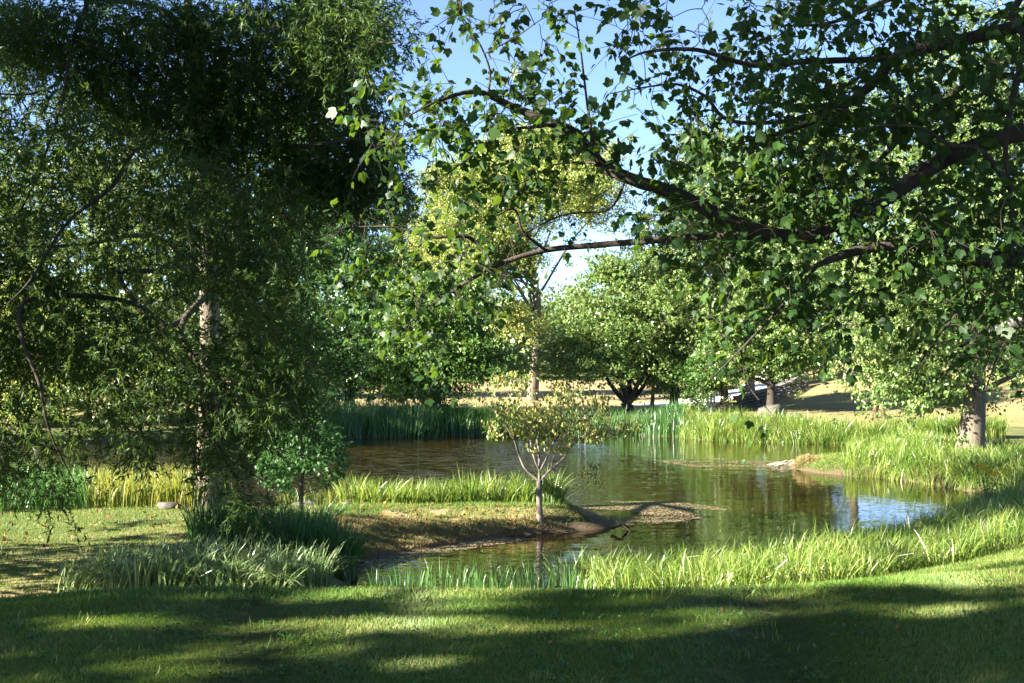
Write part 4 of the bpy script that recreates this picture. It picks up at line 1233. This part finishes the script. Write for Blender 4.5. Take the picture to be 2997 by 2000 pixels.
# unidentified brown stump in the grass behind the far reeds
sx_, sy_ = (2018 - CX) * 64 / F, 64.0
sz_ = V(2018, 962, 64)[2]
sz_ = max(sz_, gz(sx_, sy_))
ar = [(sx_ + math.cos(a) * .23, sy_, gz(sx_, sy_) + .55 + math.sin(a) * .24) for a in np.linspace(PI, 0, 9)]
ar = [(sx_ - .24, sy_, gz(sx_, sy_) - .1)] + ar + [(sx_ + .24, sy_, gz(sx_, sy_) - .1)]
v, f = tube_mesh([(np.array(ar), np.full(len(ar), .14))], 8, .15)
tag(mesh_obj("brown_arch", v, f, M_BROWN, smooth=True), "dark brown unidentified stump in the grass behind the sunlit cattails", "arch")  # brown arched shape of unknown kind

# driftwood, stick pile, grass mound
def sticks(name, label, cat, curves, mat, sides=6):
    v, f = tube_mesh(curves, sides, .2)
    return tag(mesh_obj(name, v, f, mat, smooth=True), label, cat)


q0 = U(1402, 1206, -1.8); q1 = U(1425, 1203, -1.78); q2 = U(1444, 1208, -1.9)
sticks("driftwood", "dark crooked stick at the tip of the point over the water", "stick",
       [(smooth_path([(q0[0], q0[1], -1.86), (q1[0], q1[1], -1.79), (q2[0], q2[1], -1.93)], 5), np.linspace(.045, .02, 11)),
        (smooth_path([(q1[0], q1[1], -1.79), (q1[0] + .12, q1[1] - .1, -1.86), (q1[0] + .2, q1[1] - .2, -1.94)], 5), np.linspace(.025, .01, 11))], M_BARKD)
cs = []
rg = rs(91)
for k in range(14):
    bx0, by0 = U(rg.uniform(1786, 1830), rg.uniform(1061, 1069), -1.9)
    an = rg.uniform(-.5, .5)
    ln = rg.uniform(.2, .5)
    cs.append((smooth_path([(bx0 - math.cos(an) * ln, by0 - math.sin(an) * ln, -1.93), (bx0, by0, -1.86 + rg.uniform(0, .1)), (bx0 + math.cos(an) * ln, by0 + math.sin(an) * ln, -1.93)], 4), np.linspace(.018, .008, 9)))
sticks("stick_pile", "pile of bleached sticks lying in the shallows beside the grass mound", "sticks", cs, M_DEAD, 5)
mx_, my_ = U(1855, 1070, -1.85)
mn = thing("grass_mound", "round tuft of straw-coloured grass on the mud at the spit's tip", "grass tuft", (mx_, my_, -1.92))
co, fs = rock_mesh((.48, .4, .34), 17, sub=3)
mesh_obj("mound", co + np.array([mx_, my_, -1.86]), [fs], M_GROUND, mn, smooth=True)
n = 1500
q = rand_unit(n, rg); q[:, 2] = np.abs(q[:, 2])
P0 = q * np.array([.46, .38, .32]) + np.array([mx_, my_, -1.86])
L = rg.uniform(.09, .2, n)
v, f = leaves(DIA_V, DIA_F, P0, q + rg.normal(size=(n, 3)) * .4, rand_unit(n, rg), L, np.full(n, .018))
mesh_obj("straw", v, f, M_DRYB, mn)["kind"] = "stuff"

# goldenrod in the near reeds at the right
gx0, gy0 = 10.9, 25.3
gz0 = gz(gx0, gy0)
gr = thing("goldenrod", "goldenrod plant with yellow flower plumes among the reeds at the right", "plant", (gx0, gy0, gz0))
st, fl = [], []
for k in range(7):
    e = np.array([gx0 + rg.uniform(-.45, .45), gy0 + rg.uniform(-.2, .2), gz0 + rg.uniform(.85, 1.15)])
    p = smooth_path([(gx0 + (e[0] - gx0) * .4, gy0, gz0), ((gx0 * .4 + e[0] * .6), gy0, gz0 + .6), e, e + np.array([.12, 0, .0])], 4)
    st.append((p, np.linspace(.008, .003, len(p))))
    for a in np.linspace(0, 1, 60):
        fl.append(e + np.array([.16 * a, 0, -.06 * a * a]) + rg.normal(size=3) * .035)
v, f = tube_mesh(st, 4)
mesh_obj("stem", v, f, M_GUM, gr)
fl = np.array(fl); n = len(fl)
v, f = leaves(DIA_V, DIA_F, fl, rand_unit(n, rg), rand_unit(n, rg), np.full(n, .04), np.full(n, .03))
mesh_obj("flowers", v, f, M_GOLD, gr)["kind"] = "stuff"
n = 160
P0 = np.array([gx0, gy0, gz0]) + np.stack([rg.normal(size=n) * .18, rg.normal(size=n) * .15, rg.uniform(.2, .9, n)], 1)
v, f = leaves(DIA_V, DIA_F, P0, rand_unit(n, rg), rand_unit(n, rg) + np.array([0, 0, .5]), np.full(n, .12), np.full(n, .028))
mesh_obj("leaves", v, f, M_GUM, gr)["kind"] = "stuff"

# fallen leaves and floating flecks
def flakes(pts, z, size, mat, name, label, cat, seed, tilt=.35):
    rg = np.random.default_rng(seed)
    n = len(pts)
    P0 = np.column_stack([pts, z])
    ax = rand_unit(n, rg); ax[:, 2] *= tilt
    nm = np.tile([0, 0, 1.0], (n, 1)) + rg.normal(size=(n, 3)) * tilt
    L = size * (.5 + rg.random(n))
    v, f = leaves(DIA_V, DIA_F, P0, ax, nm, L, L * .7)
    return tag(mesh_obj(name, v, f, mat), label, cat, None, "stuff")


p = sample_poly([(-10.5, 17), (-5.5, 17.5), (-3.6, 21), (-3, 26), (-12, 26)], 260, rs(30))
flakes(p, ground(p[:, 0], p[:, 1]) + .03, .085, M_FALLEN, "fallen_leaves", "orange and brown fallen leaves on the shaded grass", "leaves", 30, .8)
p = sample_poly([(-3.6, 19), (2.2, 23.4), (1.5, 25.5), (-3.5, 25.5)], 900, rs(31)); p = p[shore_s(p) > .1]
flakes(p, ground(p[:, 0], p[:, 1]) + .04, .07, M_FALLEN, "leaf_litter", "brown leaf litter on the dry bank of the point", "leaves", 31, .8)
p = sample_poly([(-4.5, 5.6), (4.5, 5.6), (5.5, 10), (-5.5, 10)], 70, rs(32))
flakes(p, ground(p[:, 0], p[:, 1]) + .02, .03, M_FALLEN, "lawn_leaves", "few small fallen leaves scattered on the near lawn", "leaves", 32, .9)


def scum(poly, n, label, seed, size=.05, thr=.45, sx=.5, sy=1.2):
    p = sample_poly(poly, n, rs(seed))
    k = fbm(p[:, 0] * sx + seed, p[:, 1] * sy, 4) + .10 * (rs(seed).random(len(p)) - .5)
    p = p[(k > thr) & (shore_s(p) < -.02)]
    flakes(p, np.full(len(p), WZ + .006), size, M_SCUM, "floating_scum", label, "pond scum", seed, .03)


scum([U(1380, 1150), U(1560, 1152), U(1690, 1172), U(1640, 1185), U(1560, 1200), U(1430, 1212), U(1400, 1200), U(1330, 1180), U(1290, 1180)], 11000, "raft of floating leaves and weed off the tip of the point", 33, .045, .46)
scum([U(1500, 1058), U(1640, 1052), U(1840, 1062), U(1860, 1078), U(1780, 1080), U(1600, 1074)], 6500, "thin raft of floating weed beside the spit", 34, .07, .47)
scum([U(800, 1330), U(830, 1280), U(960, 1258), U(1080, 1240), U(1300, 1216), U(1430, 1204), U(1430, 1214), U(1300, 1228), U(1100, 1256), U(960, 1282), U(860, 1310)], 6000, "fringe of floating scum along the front of the point", 35, .045, .43)
